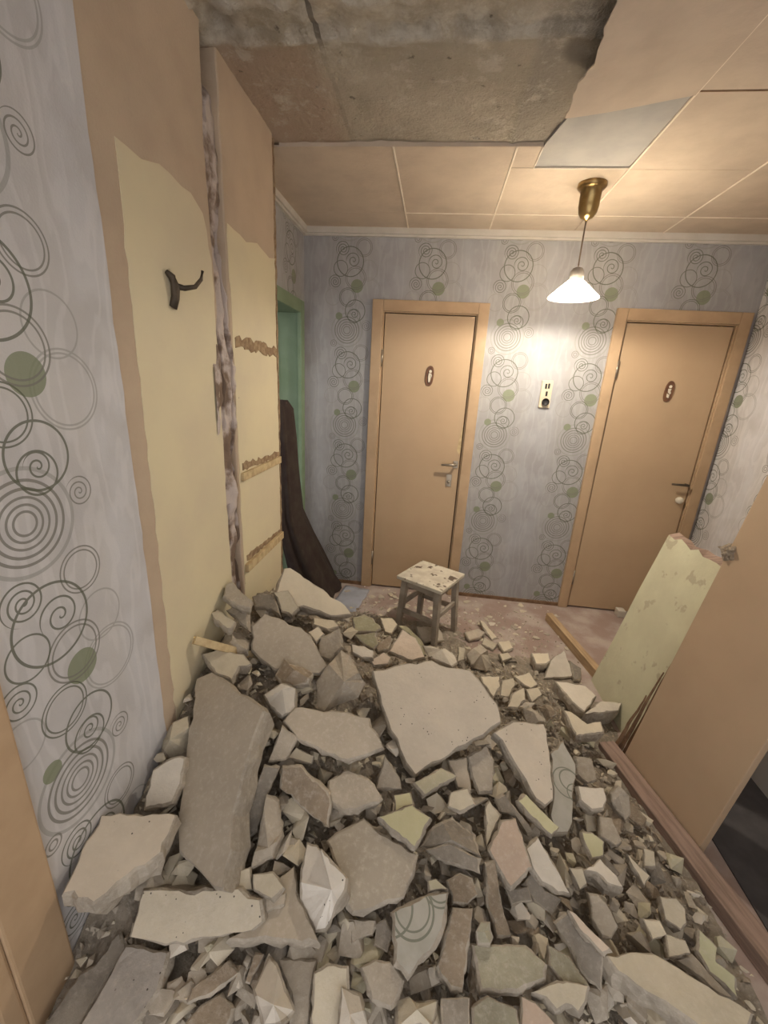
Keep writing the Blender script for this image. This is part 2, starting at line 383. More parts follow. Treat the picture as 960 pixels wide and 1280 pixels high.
# ------------------------------------------------------------------ heap data: position, face normal, outline in the face plane, thickness, materials
PIECES = [
('plaster_chunk', 'grey plaster chunk with white broken top at the foot of the wall crack', [0.258, -1.662, 0.773], [0.089, -0.445, 0.891], [(0.017, -0.042), (0.068, -0.041), (0.06, -0.007), (0.018, 0.012), (-0.047, 0.057), (-0.064, 0.037), (-0.052, -0.016)], 0.07, 'grey', 'core', None),
('plaster_chunk', 'dark grey chunk under the lowest lath of the yellow wall', [0.3, -1.496, 0.658], [0.0, -0.447, 0.894], [(-0.043, -0.026), (0.027, -0.028), (0.076, -0.053), (0.043, 0.006), (0.01, 0.042), (-0.042, 0.039), (-0.071, 0.019)], 0.06, 'dark', 'core', None),
('plaster_slab', 'cream slab leaning at the far end of the heap beside the green doorway', [0.461, -1.407, 0.655], [0.394, -0.473, 0.788], [(-0.132, -0.07), (-0.055, -0.107), (-0.005, -0.059), (0.127, -0.03), (0.202, 0.025), (0.159, 0.047), (0.011, 0.063), (-0.144, 0.075), (-0.163, 0.057)], 0.06, 'cream', 'core', None),
('plaster_slab', 'small beige slab propped on the cream slab near the wall end', [0.38, -1.491, 0.66], [0.162, -0.566, 0.808], [(-0.035, 0.002), (0.001, -0.043), (0.047, -0.043), (0.063, -0.005), (-0.012, 0.059), (-0.065, 0.03)], 0.05, 'pale', 'core', None),
('plaster_chunk', 'brick-shaped beige chunk on top of the heap by the yellow wall', [0.237, -1.742, 0.715], [0.095, -0.286, 0.953], [(-0.038, -0.001), (0.036, -0.034), (0.049, -0.03), (0.049, 0.003), (-0.041, 0.041), (-0.056, 0.021)], 0.045, 'pale', 'core', None),
('plaster_chunk', 'triangular grey chunk beside the brick-shaped one at the wall', [0.252, -1.652, 0.685], [-0.176, -0.44, 0.88], [(0.019, -0.037), (0.055, -0.06), (0.028, 0.03), (-0.041, 0.042), (-0.062, 0.025)], 0.05, 'grey', 'core', None),
('plaster_chunk', 'rounded grey chunk at the lower end of the leaning lath', [0.275, -1.741, 0.624], [0.092, -0.37, 0.925], [(-0.042, -0.019), (-0.017, -0.046), (0.026, -0.039), (0.056, -0.019), (0.041, 0.036), (-0.009, 0.056), (-0.054, 0.031)], 0.06, 'grey', 'core', (-0.003, -0.005, 0.02)),
('plaster_slab', 'broad beige slab with slanted top high on the heap', [0.451, -1.704, 0.6], [0.119, -0.596, 0.794], [(-0.113, -0.037), (-0.087, -0.054), (-0.004, -0.086), (0.1, -0.066), (0.158, -0.058), (0.178, -0.026), (0.076, 0.07), (-0.037, 0.1), (-0.122, 0.108), (-0.149, 0.048)], 0.06, 'beige', 'core', None),
('plaster_chunk', 'pale wedge chunk jutting toward the wall under the lath', [0.288, -1.83, 0.604], [0.095, -0.286, 0.953], [(-0.059, -0.014), (-0.019, -0.046), (0.049, -0.058), (0.052, -0.003), (0.087, 0.015), (0.043, 0.048), (-0.055, 0.045), (-0.098, 0.013)], 0.05, 'pale', 'core', None),
('stone_lump', 'brown ragged lump with a horn-like tip', [0.514, -1.792, 0.568], [0.0, -0.514, 0.857], [(-0.028, -0.044), (0.01, -0.045), (0.062, -0.027), (0.066, 0.016), (0.024, 0.039), (-0.026, 0.027), (-0.046, 0.045), (-0.064, -0.012)], 0.06, 'brown', 'core', (0.009, 0.001, 0.02)),
('plaster_chunk', 'pale two-sided block right of the big leaning slab top', [0.508, -1.892, 0.536], [0.085, -0.513, 0.854], [(-0.037, -0.022), (0.02, -0.05), (0.056, -0.023), (0.036, 0.046), (-0.016, 0.049), (-0.059, -0.0)], 0.05, 'white', 'core', (-0.003, 0.027, 0.018)),
('plaster_chunk', 'beige lump against the wallpaper at the wall strip edge', [0.227, -2.058, 0.5], [0.089, -0.445, 0.891], [(-0.029, -0.035), (0.007, -0.053), (0.053, -0.022), (0.044, 0.022), (0.01, 0.07), (-0.033, 0.029), (-0.052, -0.01)], 0.08, 'pale', 'core', (0.004, -0.016, 0.02)),
('plaster_chunk', 'pale angular block between the wallpaper and the big leaning slab', [0.274, -2.171, 0.474], [0.0, -0.573, 0.819], [(-0.038, -0.036), (-0.027, -0.076), (0.045, -0.053), (0.049, -0.006), (0.034, 0.058), (0.006, 0.056), (-0.02, 0.043), (-0.048, 0.015)], 0.07, 'white', 'core', None),
('plaster_slab', 'tall grey slab leaning at the wallpapered wall with a rough blue-lit right edge', [0.421, -2.142, 0.506], [-0.336, -0.496, 0.8], [(-0.136, 0.062), (-0.1, -0.124), (-0.079, -0.176), (0.051, -0.256), (0.074, -0.259), (0.072, -0.15), (0.081, -0.039), (0.095, 0.058), (0.119, 0.135), (0.102, 0.154), (-0.112, 0.301), (-0.168, 0.293)], 0.09, 'beige', 'core', None),
('plaster_chunk', 'pyramid-shaped chunk standing left of the large flat slab', [0.68, -1.804, 0.552], [0.037, -0.669, 0.743], [(-0.057, -0.084), (-0.027, -0.094), (0.007, -0.061), (0.075, -0.025), (0.088, 0.024), (0.013, 0.113), (-0.02, 0.125), (-0.079, 0.002)], 0.07, 'grey', 'core', (0.025, 0.006, 0.05)),
('plaster_slab', 'wide grey slab with pointed left end lying across the middle', [0.706, -1.953, 0.499], [0.0, -0.482, 0.876], [(-0.111, -0.039), (-0.028, -0.062), (0.057, -0.077), (0.11, -0.053), (0.161, -0.026), (0.13, 0.016), (0.103, 0.055), (0.003, 0.062), (-0.103, 0.059), (-0.149, 0.055), (-0.173, 0.01)], 0.05, 'beige', 'core', None),
('plaster_slab', 'largest flat pale slab lying on the middle of the heap', [1.047, -1.736, 0.47], [0.105, -0.479, 0.871], [(-0.183, -0.098), (-0.121, -0.181), (-0.061, -0.241), (0.044, -0.162), (0.158, -0.072), (0.22, -0.014), (0.205, 0.045), (0.138, 0.118), (0.1, 0.15), (0.013, 0.14), (-0.051, 0.154), (-0.193, 0.098), (-0.269, 0.061)], 0.075, 'palebeige', 'core', None),
('plaster_chunk', 'olive green painted chunk on the heap top', [0.703, -1.298, 0.482], [0.089, -0.445, 0.891], [(-0.046, -0.056), (0.051, -0.034), (0.072, -0.008), (0.022, 0.036), (-0.024, 0.048), (-0.074, 0.014)], 0.04, 'olive', 'core', None),
('plaster_chunk', 'small cream block with dark front on the heap top', [0.551, -1.479, 0.575], [0.098, -0.148, 0.984], [(-0.05, -0.019), (0.019, -0.033), (0.06, -0.001), (0.03, 0.032), (-0.059, 0.02)], 0.04, 'cream', 'core', None),
('plaster_chunk', 'grey-beige upright block behind the pyramid-shaped chunk', [0.602, -1.611, 0.565], [-0.078, -0.623, 0.778], [(-0.045, -0.043), (0.008, -0.056), (0.052, -0.002), (0.029, 0.071), (-0.044, 0.03)], 0.05, 'grey', 'core', None),
('plaster_chunk', 'yellowish chip beside the broad beige slab', [0.54, -1.58, 0.591], [0.085, -0.513, 0.854], [(0.009, -0.036), (0.03, 0.006), (-0.004, 0.03), (-0.035, -0.001)], 0.03, 'cream', 'core', None),
('plaster_chunk', 'grey chunk with one white side at the end of the cream slab', [0.581, -1.337, 0.546], [0.259, -0.432, 0.864], [(-0.024, -0.036), (0.049, -0.013), (0.054, 0.02), (-0.012, 0.036), (-0.067, -0.006)], 0.04, 'grey', 'core', (-0.005, -0.002, 0.015)),
('plaster_chunk', 'whitish lump below the olive chunk', [0.725, -1.548, 0.511], [0.0, -0.447, 0.894], [(-0.042, -0.009), (0.001, -0.028), (0.046, -0.022), (0.045, 0.009), (0.002, 0.025), (-0.052, 0.025)], 0.04, 'white', 'core', None),
('plaster_chunk', 'olive-brown chunk between the olive chunk and the whitish lump', [0.734, -1.423, 0.477], [0.0, -0.514, 0.857], [(-0.02, -0.021), (0.024, -0.034), (0.042, -0.01), (0.024, 0.044), (-0.07, 0.021)], 0.04, 'olive', 'core', None),
('brick_piece', 'reddish brown brick fragment behind the large flat slab', [0.799, -1.385, 0.442], [0.089, -0.445, 0.891], [(-0.024, -0.043), (0.02, -0.022), (0.03, 0.028), (0.018, 0.054), (-0.043, -0.017)], 0.04, 'brown', 'core', None),
('plaster_slab', 'peach-coloured pointed slab in front of the stool', [0.907, -1.368, 0.431], [0.133, -0.443, 0.886], [(0.015, -0.063), (0.083, -0.03), (0.027, 0.055), (-0.042, 0.082), (-0.083, -0.044)], 0.035, 'peach', 'core', None),
('plaster_chunk', 'cream chip at the top of the heap next to the olive chunk', [0.778, -0.879, 0.22], [0.183, -0.365, 0.913], [(-0.015, -0.055), (0.027, -0.052), (0.046, 0.022), (0.006, 0.055), (-0.063, 0.031)], 0.03, 'cream', 'core', None),
('plaster_chunk', 'narrow olive slab edge behind the peach slab', [0.934, -0.982, 0.214], [0.188, -0.282, 0.941], [(-0.005, 0.004), (0.061, -0.087), (0.086, -0.073), (0.031, 0.017), (-0.061, 0.076), (-0.112, 0.063)], 0.03, 'olive', 'core', None),
('plaster_chunk', 'peach-brown lump at the far left corner of the large flat slab', [0.804, -1.545, 0.479], [0.0, -0.371, 0.928], [(-0.027, -0.03), (0.03, -0.015), (0.039, 0.015), (0.006, 0.037), (-0.047, -0.007)], 0.04, 'peach', 'core', None),
('plaster_chunk', 'long pale grey chunk behind the large flat slab', [1.072, -1.219, 0.312], [0.092, -0.37, 0.925], [(-0.048, -0.038), (0.051, -0.059), (0.084, -0.016), (0.067, 0.024), (-0.055, 0.05), (-0.099, 0.04)], 0.05, 'white', 'core', (-0.007, 0.011, 0.015)),
('plaster_chunk', 'square grey block in front of the stool legs', [1.027, -0.685, 0.069], [0.045, -0.447, 0.894], [(-0.081, -0.005), (-0.034, -0.069), (0.088, -0.03), (0.075, 0.012), (0.047, 0.059), (-0.095, 0.033)], 0.05, 'grey', 'core', None),
('plaster_chunk', 'faceted grey chunk right of the long pale chunk', [1.317, -0.926, 0.116], [0.089, -0.445, 0.891], [(-0.059, -0.054), (0.035, -0.062), (0.062, -0.023), (0.044, 0.037), (-0.002, 0.092), (-0.079, 0.009)], 0.06, 'grey', 'core', (-0.012, -0.003, 0.025)),
('plaster_chunk', 'grey lump beside the right stool leg', [1.32, -0.584, 0.038], [0.095, -0.286, 0.953], [(-0.039, -0.06), (0.028, -0.023), (0.067, 0.033), (0.02, 0.054), (-0.075, -0.004)], 0.04, 'grey', 'core', None),
('plaster_chunk', 'cream splinter of plaster on the floor side of the heap', [1.405, -0.496, 0.03], [0.098, -0.195, 0.976], [(-0.03, 0.015), (0.026, -0.093), (0.065, -0.061), (-0.017, 0.065), (-0.044, 0.073)], 0.02, 'cream', 'core', None),
('plaster_chunk', 'small upright chip left of the faceted grey chunk', [1.198, -0.957, 0.138], [0.0, -0.514, 0.857], [(-0.02, -0.047), (0.015, -0.033), (0.023, 0.038), (-0.017, 0.042)], 0.03, 'pale', 'core', None),
('plaster_chunk', 'pale flat chip above the cracked plaster patch', [1.4, -0.659, 0.028], [0.098, -0.195, 0.976], [(-0.049, -0.017), (0.024, -0.044), (0.054, 0.011), (-0.03, 0.05)], 0.03, 'pale', 'core', None),
('plaster_chunk', 'cream rounded chip by the cracked plaster patch', [1.505, -0.66, 0.03], [0.098, -0.195, 0.976], [(-0.02, -0.06), (0.045, -0.01), (0.027, 0.053), (-0.053, 0.017)], 0.03, 'cream', 'core', None),
('plaster_chunk', 'cream chip just in front of the rounded cream chip', [1.476, -0.8, 0.05], [0.098, -0.195, 0.976], [(-0.022, -0.043), (0.039, -0.002), (0.019, 0.036), (-0.036, 0.009)], 0.03, 'cream', 'core', None),
('plaster_slab', 'leftmost plate of the cracked cream plaster patch', [1.315, -1.274, 0.216], [0.095, -0.286, 0.953], [(-0.04, -0.01), (0.006, -0.07), (0.044, -0.003), (0.044, 0.054), (-0.054, 0.03)], 0.025, 'cream', 'core', None),
('plaster_slab', 'middle plate of the cracked cream plaster patch', [1.403, -1.238, 0.182], [0.095, -0.286, 0.953], [(-0.043, -0.059), (-0.001, -0.057), (0.041, 0.026), (0.033, 0.06), (-0.029, 0.031)], 0.025, 'cream', 'core', None),
('plaster_slab', 'upper right plate of the cracked cream plaster patch', [1.537, -1.09, 0.113], [0.095, -0.286, 0.953], [(-0.018, -0.028), (0.013, -0.039), (0.055, -0.006), (0.018, 0.062), (-0.068, 0.012)], 0.025, 'cream', 'core', None),
('plaster_slab', 'lower oval plate of the cracked cream plaster patch', [1.427, -1.339, 0.202], [0.094, -0.329, 0.94], [(-0.051, -0.051), (-0.004, -0.048), (0.041, 0.005), (0.037, 0.068), (-0.023, 0.026)], 0.03, 'cream', 'core', None),
('plaster_chunk', 'cream triangle plate at the right end of the cracked patch', [1.545, -1.2, 0.135], [0.095, -0.286, 0.953], [(-0.02, -0.054), (0.039, 0.002), (0.024, 0.039), (-0.043, 0.014)], 0.025, 'cream', 'core', None),
('plaster_chunk', 'cream-topped cube between the cracked patch and the small plank', [1.684, -0.817, 0.073], [0.05, -0.099, 0.994], [(-0.049, -0.054), (0.017, -0.038), (0.043, -0.007), (0.049, 0.062), (-0.059, 0.037)], 0.06, 'cream', 'core', None),
('plaster_slab', 'ragged whitish plate beside the small plank', [1.797, -0.825, 0.046], [0.094, -0.329, 0.94], [(-0.121, -0.109), (0.044, -0.06), (0.069, -0.024), (0.042, 0.05), (0.031, 0.119), (-0.065, 0.024)], 0.03, 'white', 'core', None),
('plaster_chunk', 'dark grey chunk touching the small plank', [1.869, -0.857, 0.041], [0.092, -0.37, 0.925], [(-0.023, -0.056), (0.018, -0.046), (0.034, 0.032), (-0.029, 0.07)], 0.04, 'dark', 'core', None),
('plaster_slab', 'white-topped block with dark side by the end of the small plank', [1.779, -1.119, 0.106], [0.099, -0.099, 0.99], [(-0.045, -0.069), (0.002, -0.119), (0.1, 0.006), (0.062, 0.065), (-0.021, 0.064), (-0.099, 0.053)], 0.065, 'white', 'core', None),
('plaster_chunk', 'grey block with white top at the foot of the green painted board', [1.886, -1.206, 0.107], [0.099, -0.05, 0.994], [(-0.033, -0.04), (0.066, 0.003), (0.106, 0.065), (-0.012, 0.042), (-0.126, -0.07)], 0.1, 'white', 'core', None),
('plaster_slab', 'cream-topped block with dark front beside the timber beam end', [1.707, -1.401, 0.177], [0.05, -0.099, 0.994], [(-0.057, -0.082), (0.078, -0.034), (0.083, 0.021), (0.016, -0.006), (-0.045, 0.05), (-0.076, 0.052)], 0.06, 'cream', 'core', None),
('stone_lump', 'smooth grey oval pebble left of the cream-topped block', [1.484, -1.428, 0.209], [0.0, -0.371, 0.928], [(-0.027, -0.037), (0.042, -0.027), (0.04, 0.004), (-0.006, 0.04), (-0.05, 0.02)], 0.04, 'grey', 'core', (-0.007, 0.002, 0.012)),
('stone_lump', 'brown lump right of the oval pebble', [1.568, -1.35, 0.172], [0.0, -0.371, 0.928], [(-0.009, -0.045), (0.039, -0.01), (0.014, 0.031), (-0.045, 0.023)], 0.04, 'brown', 'core', (-0.005, -0.003, 0.012)),
('plaster_slab', 'long whitish slab tapering toward the camera right of the largest slab', [1.38, -1.79, 0.327], [0.183, -0.365, 0.913], [(-0.097, 0.014), (-0.048, -0.051), (0.003, -0.121), (0.034, -0.132), (0.064, -0.105), (0.068, -0.069), (0.066, 0.02), (0.064, 0.117), (0.055, 0.147), (-0.067, 0.123), (-0.141, 0.057)], 0.05, 'palebeige', 'core', None),
('plaster_slab', 'slab with ringed wallpaper still on it under the long whitish slab', [1.493, -1.803, 0.242], [0.142, -0.284, 0.948], [(-0.033, 0.028), (-0.04, -0.05), (-0.059, -0.103), (-0.051, -0.15), (-0.008, -0.14), (0.014, -0.108), (0.046, 0.021), (0.067, 0.095), (0.057, 0.121), (0.033, 0.172), (-0.025, 0.115)], 0.035, 'paper1', 'core', None),
('plaster_slab', 'narrow yellow-green strip with dark edge below the long whitish slab', [1.366, -1.957, 0.293], [0.185, -0.325, 0.927], [(-0.021, -0.016), (0.041, -0.048), (0.068, -0.02), (0.013, 0.015), (-0.037, 0.048), (-0.065, 0.021)], 0.035, 'yellow', 'core', None),
('plaster_chunk', 'grey chunk right of the wallpapered slab', [1.629, -1.664, 0.186], [0.176, -0.44, 0.88], [(-0.037, -0.024), (0.001, -0.046), (0.041, -0.022), (0.03, 0.05), (-0.035, 0.041)], 0.04, 'grey', 'core', None),
('plaster_chunk', 'white-topped stepped block beside the timber beam', [1.597, -1.818, 0.229], [0.097, -0.241, 0.966], [(-0.052, -0.015), (-0.018, -0.04), (0.025, -0.028), (0.046, 0.006), (0.047, 0.045), (-0.049, 0.032)], 0.045, 'white', 'core', None),
('plaster_chunk', 'grey chunk with white peak touching the timber beam', [1.721, -1.761, 0.167], [-0.085, -0.513, 0.854], [(-0.036, -0.004), (0.0, -0.057), (0.028, -0.032), (0.036, 0.02), (0.003, 0.05), (-0.032, 0.023)], 0.045, 'grey', 'core', (-0.008, 0.015, 0.015)),
('plaster_chunk', 'pale yellow-green lump low on the right side of the heap', [1.542, -1.973, 0.223], [0.092, -0.37, 0.925], [(-0.025, -0.008), (-0.012, -0.039), (0.027, -0.024), (0.039, 0.014), (0.003, 0.032), (-0.031, 0.026)], 0.04, 'yellow', 'core', None),
('plaster_chunk', 'rounded white-topped block with dark front on the right', [1.54, -2.066, 0.237], [0.098, -0.148, 0.984], [(-0.025, 0.001), (0.001, -0.023), (0.046, -0.023), (0.037, 0.004), (-0.001, 0.041), (-0.058, -0.0)], 0.07, 'white', 'core', None),
('plaster_chunk', 'small pale chunk left of the rounded white-topped block', [1.468, -2.078, 0.225], [0.0, -0.371, 0.928], [(-0.005, -0.028), (0.018, -0.012), (0.013, 0.023), (-0.025, 0.018)], 0.04, 'pale', 'core', None),
('plaster_slab', 'bluish white slab right of the pink-beige slab', [1.36, -2.105, 0.278], [0.092, -0.37, 0.925], [(-0.044, -0.01), (-0.018, -0.036), (0.028, -0.049), (0.061, -0.046), (0.039, -0.008), (0.008, 0.04), (-0.018, 0.073), (-0.057, 0.037)], 0.05, 'white', 'core', None),
('plaster_slab', 'pink-beige pointed slab in the lower middle', [1.255, -2.096, 0.313], [0.0, -0.287, 0.958], [(-0.04, -0.046), (-0.008, -0.086), (0.059, -0.032), (0.045, 0.017), (0.026, 0.084), (-0.018, 0.071), (-0.064, -0.008)], 0.04, 'pink', 'core', None),
('plaster_chunk', 'dark grey strip above the pink-beige slab', [1.292, -1.97, 0.29], [0.085, -0.513, 0.854], [(-0.046, -0.001), (0.005, -0.002), (0.04, -0.042), (0.058, -0.033), (0.034, -0.007), (-0.033, 0.05), (-0.059, 0.034)], 0.03, 'dark', 'core', None),
('plaster_chunk', 'small dark grey plate below the pink-beige slab tip', [1.278, -2.163, 0.245], [0.0, -0.287, 0.958], [(-0.023, -0.023), (0.033, -0.006), (0.026, 0.022), (-0.036, 0.007)], 0.03, 'dark', 'core', None),
('plaster_slab', 'dark slab below the bluish white slab', [1.343, -2.146, 0.237], [0.0, -0.514, 0.857], [(-0.018, -0.019), (0.026, -0.04), (0.055, -0.003), (0.011, 0.01), (-0.023, 0.041), (-0.052, 0.011)], 0.04, 'dark', 'core', None),
('plaster_slab', 'bright yellow-green painted slab below the largest slab', [0.954, -2.131, 0.399], [0.098, -0.195, 0.976], [(-0.033, -0.027), (0.031, -0.055), (0.07, 0.03), (0.013, 0.053), (-0.082, -0.0)], 0.045, 'yellow', 'core', None),
('plaster_chunk', 'small yellow painted chip behind the yellow-green slab', [0.94, -2.054, 0.383], [0.0, -0.287, 0.958], [(-0.02, -0.031), (0.032, -0.005), (0.018, 0.025), (-0.029, 0.01)], 0.03, 'yellow', 'core', None),
('plaster_chunk', 'dusty yellow block under the front edge of the largest slab', [1.032, -1.966, 0.376], [0.092, -0.37, 0.925], [(-0.028, -0.049), (0.073, 0.028), (0.021, 0.042), (-0.066, -0.021)], 0.05, 'yellowdust', 'core', None),
('plaster_slab', 'large smooth beige slab left of the yellow-green slab', [0.859, -2.224, 0.358], [0.048, -0.287, 0.957], [(-0.079, -0.013), (-0.058, -0.058), (-0.018, -0.099), (0.01, -0.092), (0.104, -0.05), (0.124, 0.001), (0.133, 0.045), (0.024, 0.075), (-0.026, 0.101), (-0.096, 0.055), (-0.117, 0.033)], 0.035, 'beige2', 'core', None),
('plaster_chunk', 'fan-shaped chunk with dark curved top below the yellow-green slab', [1.092, -2.1, 0.333], [0.0, -0.447, 0.894], [(0.007, -0.024), (0.078, -0.032), (0.064, 0.017), (-0.001, 0.05), (-0.058, 0.019), (-0.09, -0.03)], 0.05, 'dark', 'core', (-0.007, -0.01, 0.02)),
('plaster_slab', 'dark grey flat slab under the fan-shaped chunk', [1.093, -2.145, 0.324], [0.0, -0.514, 0.857], [(-0.043, -0.012), (0.07, -0.027), (0.071, 0.005), (-0.018, 0.03), (-0.079, 0.004)], 0.03, 'dark', 'core', None),
('plaster_slab', 'triangular grey slab left of the dusty yellow block', [0.896, -2.0, 0.395], [0.041, -0.573, 0.819], [(0.038, -0.022), (0.032, -0.002), (-0.028, 0.06), (-0.042, -0.035)], 0.04, 'grey', 'core', None),
('plaster_chunk', 'block-like grey chunk in the middle left with darker front', [0.794, -2.078, 0.421], [0.0, -0.287, 0.958], [(-0.063, -0.037), (-0.017, -0.057), (0.078, -0.019), (0.083, -0.002), (0.036, 0.041), (-0.036, 0.057), (-0.081, 0.017)], 0.05, 'grey', 'core', None),
('plaster_slab', 'dark brown slab standing on edge left of the block-like chunk', [0.657, -2.11, 0.421], [-0.074, -0.667, 0.741], [(-0.057, -0.004), (0.017, -0.046), (0.079, -0.074), (0.081, -0.023), (0.068, 0.008), (-0.026, 0.069), (-0.082, 0.064), (-0.079, 0.008)], 0.05, 'brown', 'core', None),
('plaster_chunk', 'slender wedge chunk right of the tall leaning slab', [0.588, -2.216, 0.398], [0.082, -0.572, 0.816], [(-0.02, -0.035), (-0.014, -0.078), (0.032, -0.045), (0.038, 0.001), (0.001, 0.074), (-0.037, 0.082)], 0.05, 'grey', 'core', (0.014, -0.028, 0.02)),
('plaster_slab', 'dark strip-like slab just right of the tall leaning slab', [0.539, -2.141, 0.414], [0.154, -0.617, 0.772], [(0.004, -0.088), (0.02, -0.072), (0.013, 0.017), (0.019, 0.089), (-0.026, 0.077), (-0.03, -0.023)], 0.04, 'dark', 'core', None),
('plaster_chunk', 'grey four-sided chunk below the pale two-sided block', [0.556, -2.008, 0.471], [0.082, -0.572, 0.816], [(0.018, -0.035), (0.037, 0.031), (-0.023, 0.053), (-0.031, -0.049)], 0.04, 'grey', 'core', None),
('plaster_chunk', 'small beige chunk under the wide pointed slab', [0.618, -2.01, 0.444], [0.0, -0.447, 0.894], [(0.035, -0.017), (0.035, 0.005), (-0.027, 0.022), (-0.043, -0.01)], 0.04, 'pale', 'core', None),
('plaster_chunk', 'white faceted spear-shaped chunk with pinholes in the foreground', [0.751, -2.297, 0.377], [-0.047, -0.33, 0.943], [(-0.056, 0.025), (-0.046, -0.031), (0.007, -0.08), (0.031, -0.077), (0.074, -0.01), (0.074, 0.012), (-0.027, 0.077), (-0.057, 0.084)], 0.06, 'whitepin', 'core', (0.039, -0.014, 0.035)),
('plaster_slab', 'flat beige slab with grey front edge under the white spear-shaped chunk', [0.67, -2.345, 0.333], [0.0, -0.119, 0.993], [(-0.002, -0.05), (0.107, -0.037), (0.086, -0.015), (0.038, 0.031), (0.001, 0.101), (-0.027, 0.071), (-0.042, 0.001), (-0.055, -0.038), (-0.106, -0.063)], 0.04, 'beige', 'core', None),
('plaster_chunk', 'light rounded stone lying on the flat beige slab', [0.626, -2.317, 0.377], [0.0, -0.287, 0.958], [(-0.03, -0.015), (0.022, -0.025), (0.045, 0.0), (0.007, 0.026), (-0.044, 0.014)], 0.04, 'pale', 'core', None),
('plaster_chunk', 'pale chunk beside the foot of the tall leaning slab', [0.557, -2.314, 0.368], [0.0, -0.371, 0.928], [(-0.025, -0.01), (0.008, -0.016), (0.034, -0.013), (0.012, 0.027), (-0.029, 0.012)], 0.04, 'pale', 'core', None),
('plaster_chunk', 'small beige chip leaning on the light rounded stone', [0.653, -2.335, 0.351], [0.0, -0.287, 0.958], [(-0.016, -0.02), (0.024, -0.0), (0.02, 0.019), (-0.028, 0.001)], 0.02, 'beige', 'core', None),
('plaster_slab', 'thick pale slab at the left wall with bluish broken front edge', [0.28, -2.362, 0.475], [0.05, -0.119, 0.992], [(-0.084, -0.013), (-0.065, -0.075), (-0.06, -0.093), (0.016, -0.096), (0.056, -0.039), (0.102, 0.017), (0.096, 0.055), (0.089, 0.1), (-0.054, 0.08), (-0.094, 0.064)], 0.1, 'palebeige', 'core', None),
('plaster_slab', 'thick block under the foot of the tall leaning slab, yellowish left and bluish right', [0.489, -2.391, 0.336], [0.0, -0.669, 0.743], [(-0.155, -0.049), (-0.117, -0.049), (-0.066, -0.052), (-0.004, -0.036), (0.134, 0.003), (0.154, 0.021), (0.136, 0.057), (0.078, 0.07), (-0.159, 0.035)], 0.11, 'palepin', 'core', None),
('plaster_slab', 'long grey beam-like slab running out of the lower left corner', [0.376, -2.506, 0.256], [-0.144, -0.24, 0.96], [(-0.077, -0.038), (-0.088, -0.07), (0.033, -0.06), (0.053, -0.022), (0.071, 0.024), (0.06, 0.082), (-0.053, 0.085)], 0.07, 'greypin', 'core', None),
('plaster_slab', 'dark flat slab left of the beam-like slab in the corner', [0.269, -2.497, 0.237], [0.095, -0.286, 0.953], [(-0.044, -0.076), (0.023, -0.064), (0.029, -0.045), (0.049, 0.081), (0.016, 0.099), (-0.002, 0.042), (-0.028, 0.021), (-0.043, -0.057)], 0.05, 'dark', 'core', None),
('plaster_chunk', 'pale pyramid chunk at the bottom edge under the flat beige slab', [0.695, -2.466, 0.306], [0.0, -0.243, 0.97], [(-0.045, -0.001), (-0.005, -0.045), (0.035, -0.039), (0.053, -0.016), (-0.007, 0.044), (-0.031, 0.056)], 0.05, 'white', 'core', (0.015, -0.021, 0.03)),
('plaster_slab', 'dark grey slab right of the pale pyramid at the bottom', [0.747, -2.437, 0.261], [0.0, -0.287, 0.958], [(-0.007, -0.024), (-0.009, -0.054), (0.033, -0.049), (0.023, 0.031), (0.026, 0.053), (-0.066, 0.042)], 0.03, 'grey', 'core', None),
('plaster_slab', 'upright pale slab at the bottom edge', [0.818, -2.435, 0.284], [0.0, -0.371, 0.928], [(-0.031, -0.057), (0.026, -0.05), (0.038, 0.008), (0.03, 0.04), (-0.017, 0.039), (-0.045, 0.02)], 0.04, 'pale', 'core', None),
('plaster_chunk', 'white wedge chunk right of the upright pale slab', [0.869, -2.456, 0.281], [0.0, -0.287, 0.958], [(-0.024, -0.029), (0.041, -0.02), (0.013, 0.023), (-0.029, 0.026)], 0.04, 'white', 'core', (-0.003, -0.01, 0.02)),
('plaster_chunk', 'narrow brown sliver left of the pale pyramid', [0.635, -2.426, 0.283], [0.0, -0.287, 0.958], [(0.001, -0.024), (0.016, 0.025), (-0.006, 0.022), (-0.01, -0.023)], 0.02, 'brown', 'core', None),
('plaster_slab', 'dim brown flat slab in the shade below the thick block', [0.552, -2.459, 0.272], [0.0, -0.287, 0.958], [(0.005, -0.017), (0.055, 0.025), (0.02, 0.039), (-0.039, -0.012), (-0.041, -0.035)], 0.03, 'brown', 'core', None),
('plaster_slab', 'dim olive-brown slab at the bottom edge left of the pyramid', [0.572, -2.492, 0.253], [0.0, -0.287, 0.958], [(0.04, -0.016), (0.042, 0.011), (0.005, 0.027), (-0.032, 0.005), (-0.054, -0.027)], 0.03, 'brown', 'core', None),
('plaster_slab', 'torn slab with olive ringed wallpaper on its face in the foreground', [1.005, -2.321, 0.324], [0.0, -0.243, 0.97], [(-0.054, -0.064), (-0.021, -0.083), (0.012, -0.045), (0.039, -0.024), (0.057, 0.012), (0.067, 0.079), (0.021, 0.07), (-0.053, 0.033), (-0.068, 0.022)], 0.03, 'paper2', 'core', None),
('plaster_chunk', 'little yellow chip on top of the torn wallpapered slab', [1.04, -2.231, 0.339], [0.0, -0.287, 0.958], [(-0.014, -0.014), (0.032, -0.004), (0.001, 0.013), (-0.019, 0.005)], 0.025, 'yellowdust', 'core', None),
('plaster_slab', 'smooth dark grey slab below the torn wallpapered slab', [0.927, -2.402, 0.285], [0.0, -0.196, 0.981], [(-0.019, -0.035), (0.026, -0.042), (0.049, 0.005), (0.017, 0.032), (-0.022, 0.029), (-0.051, 0.012)], 0.03, 'grey', 'core', None),
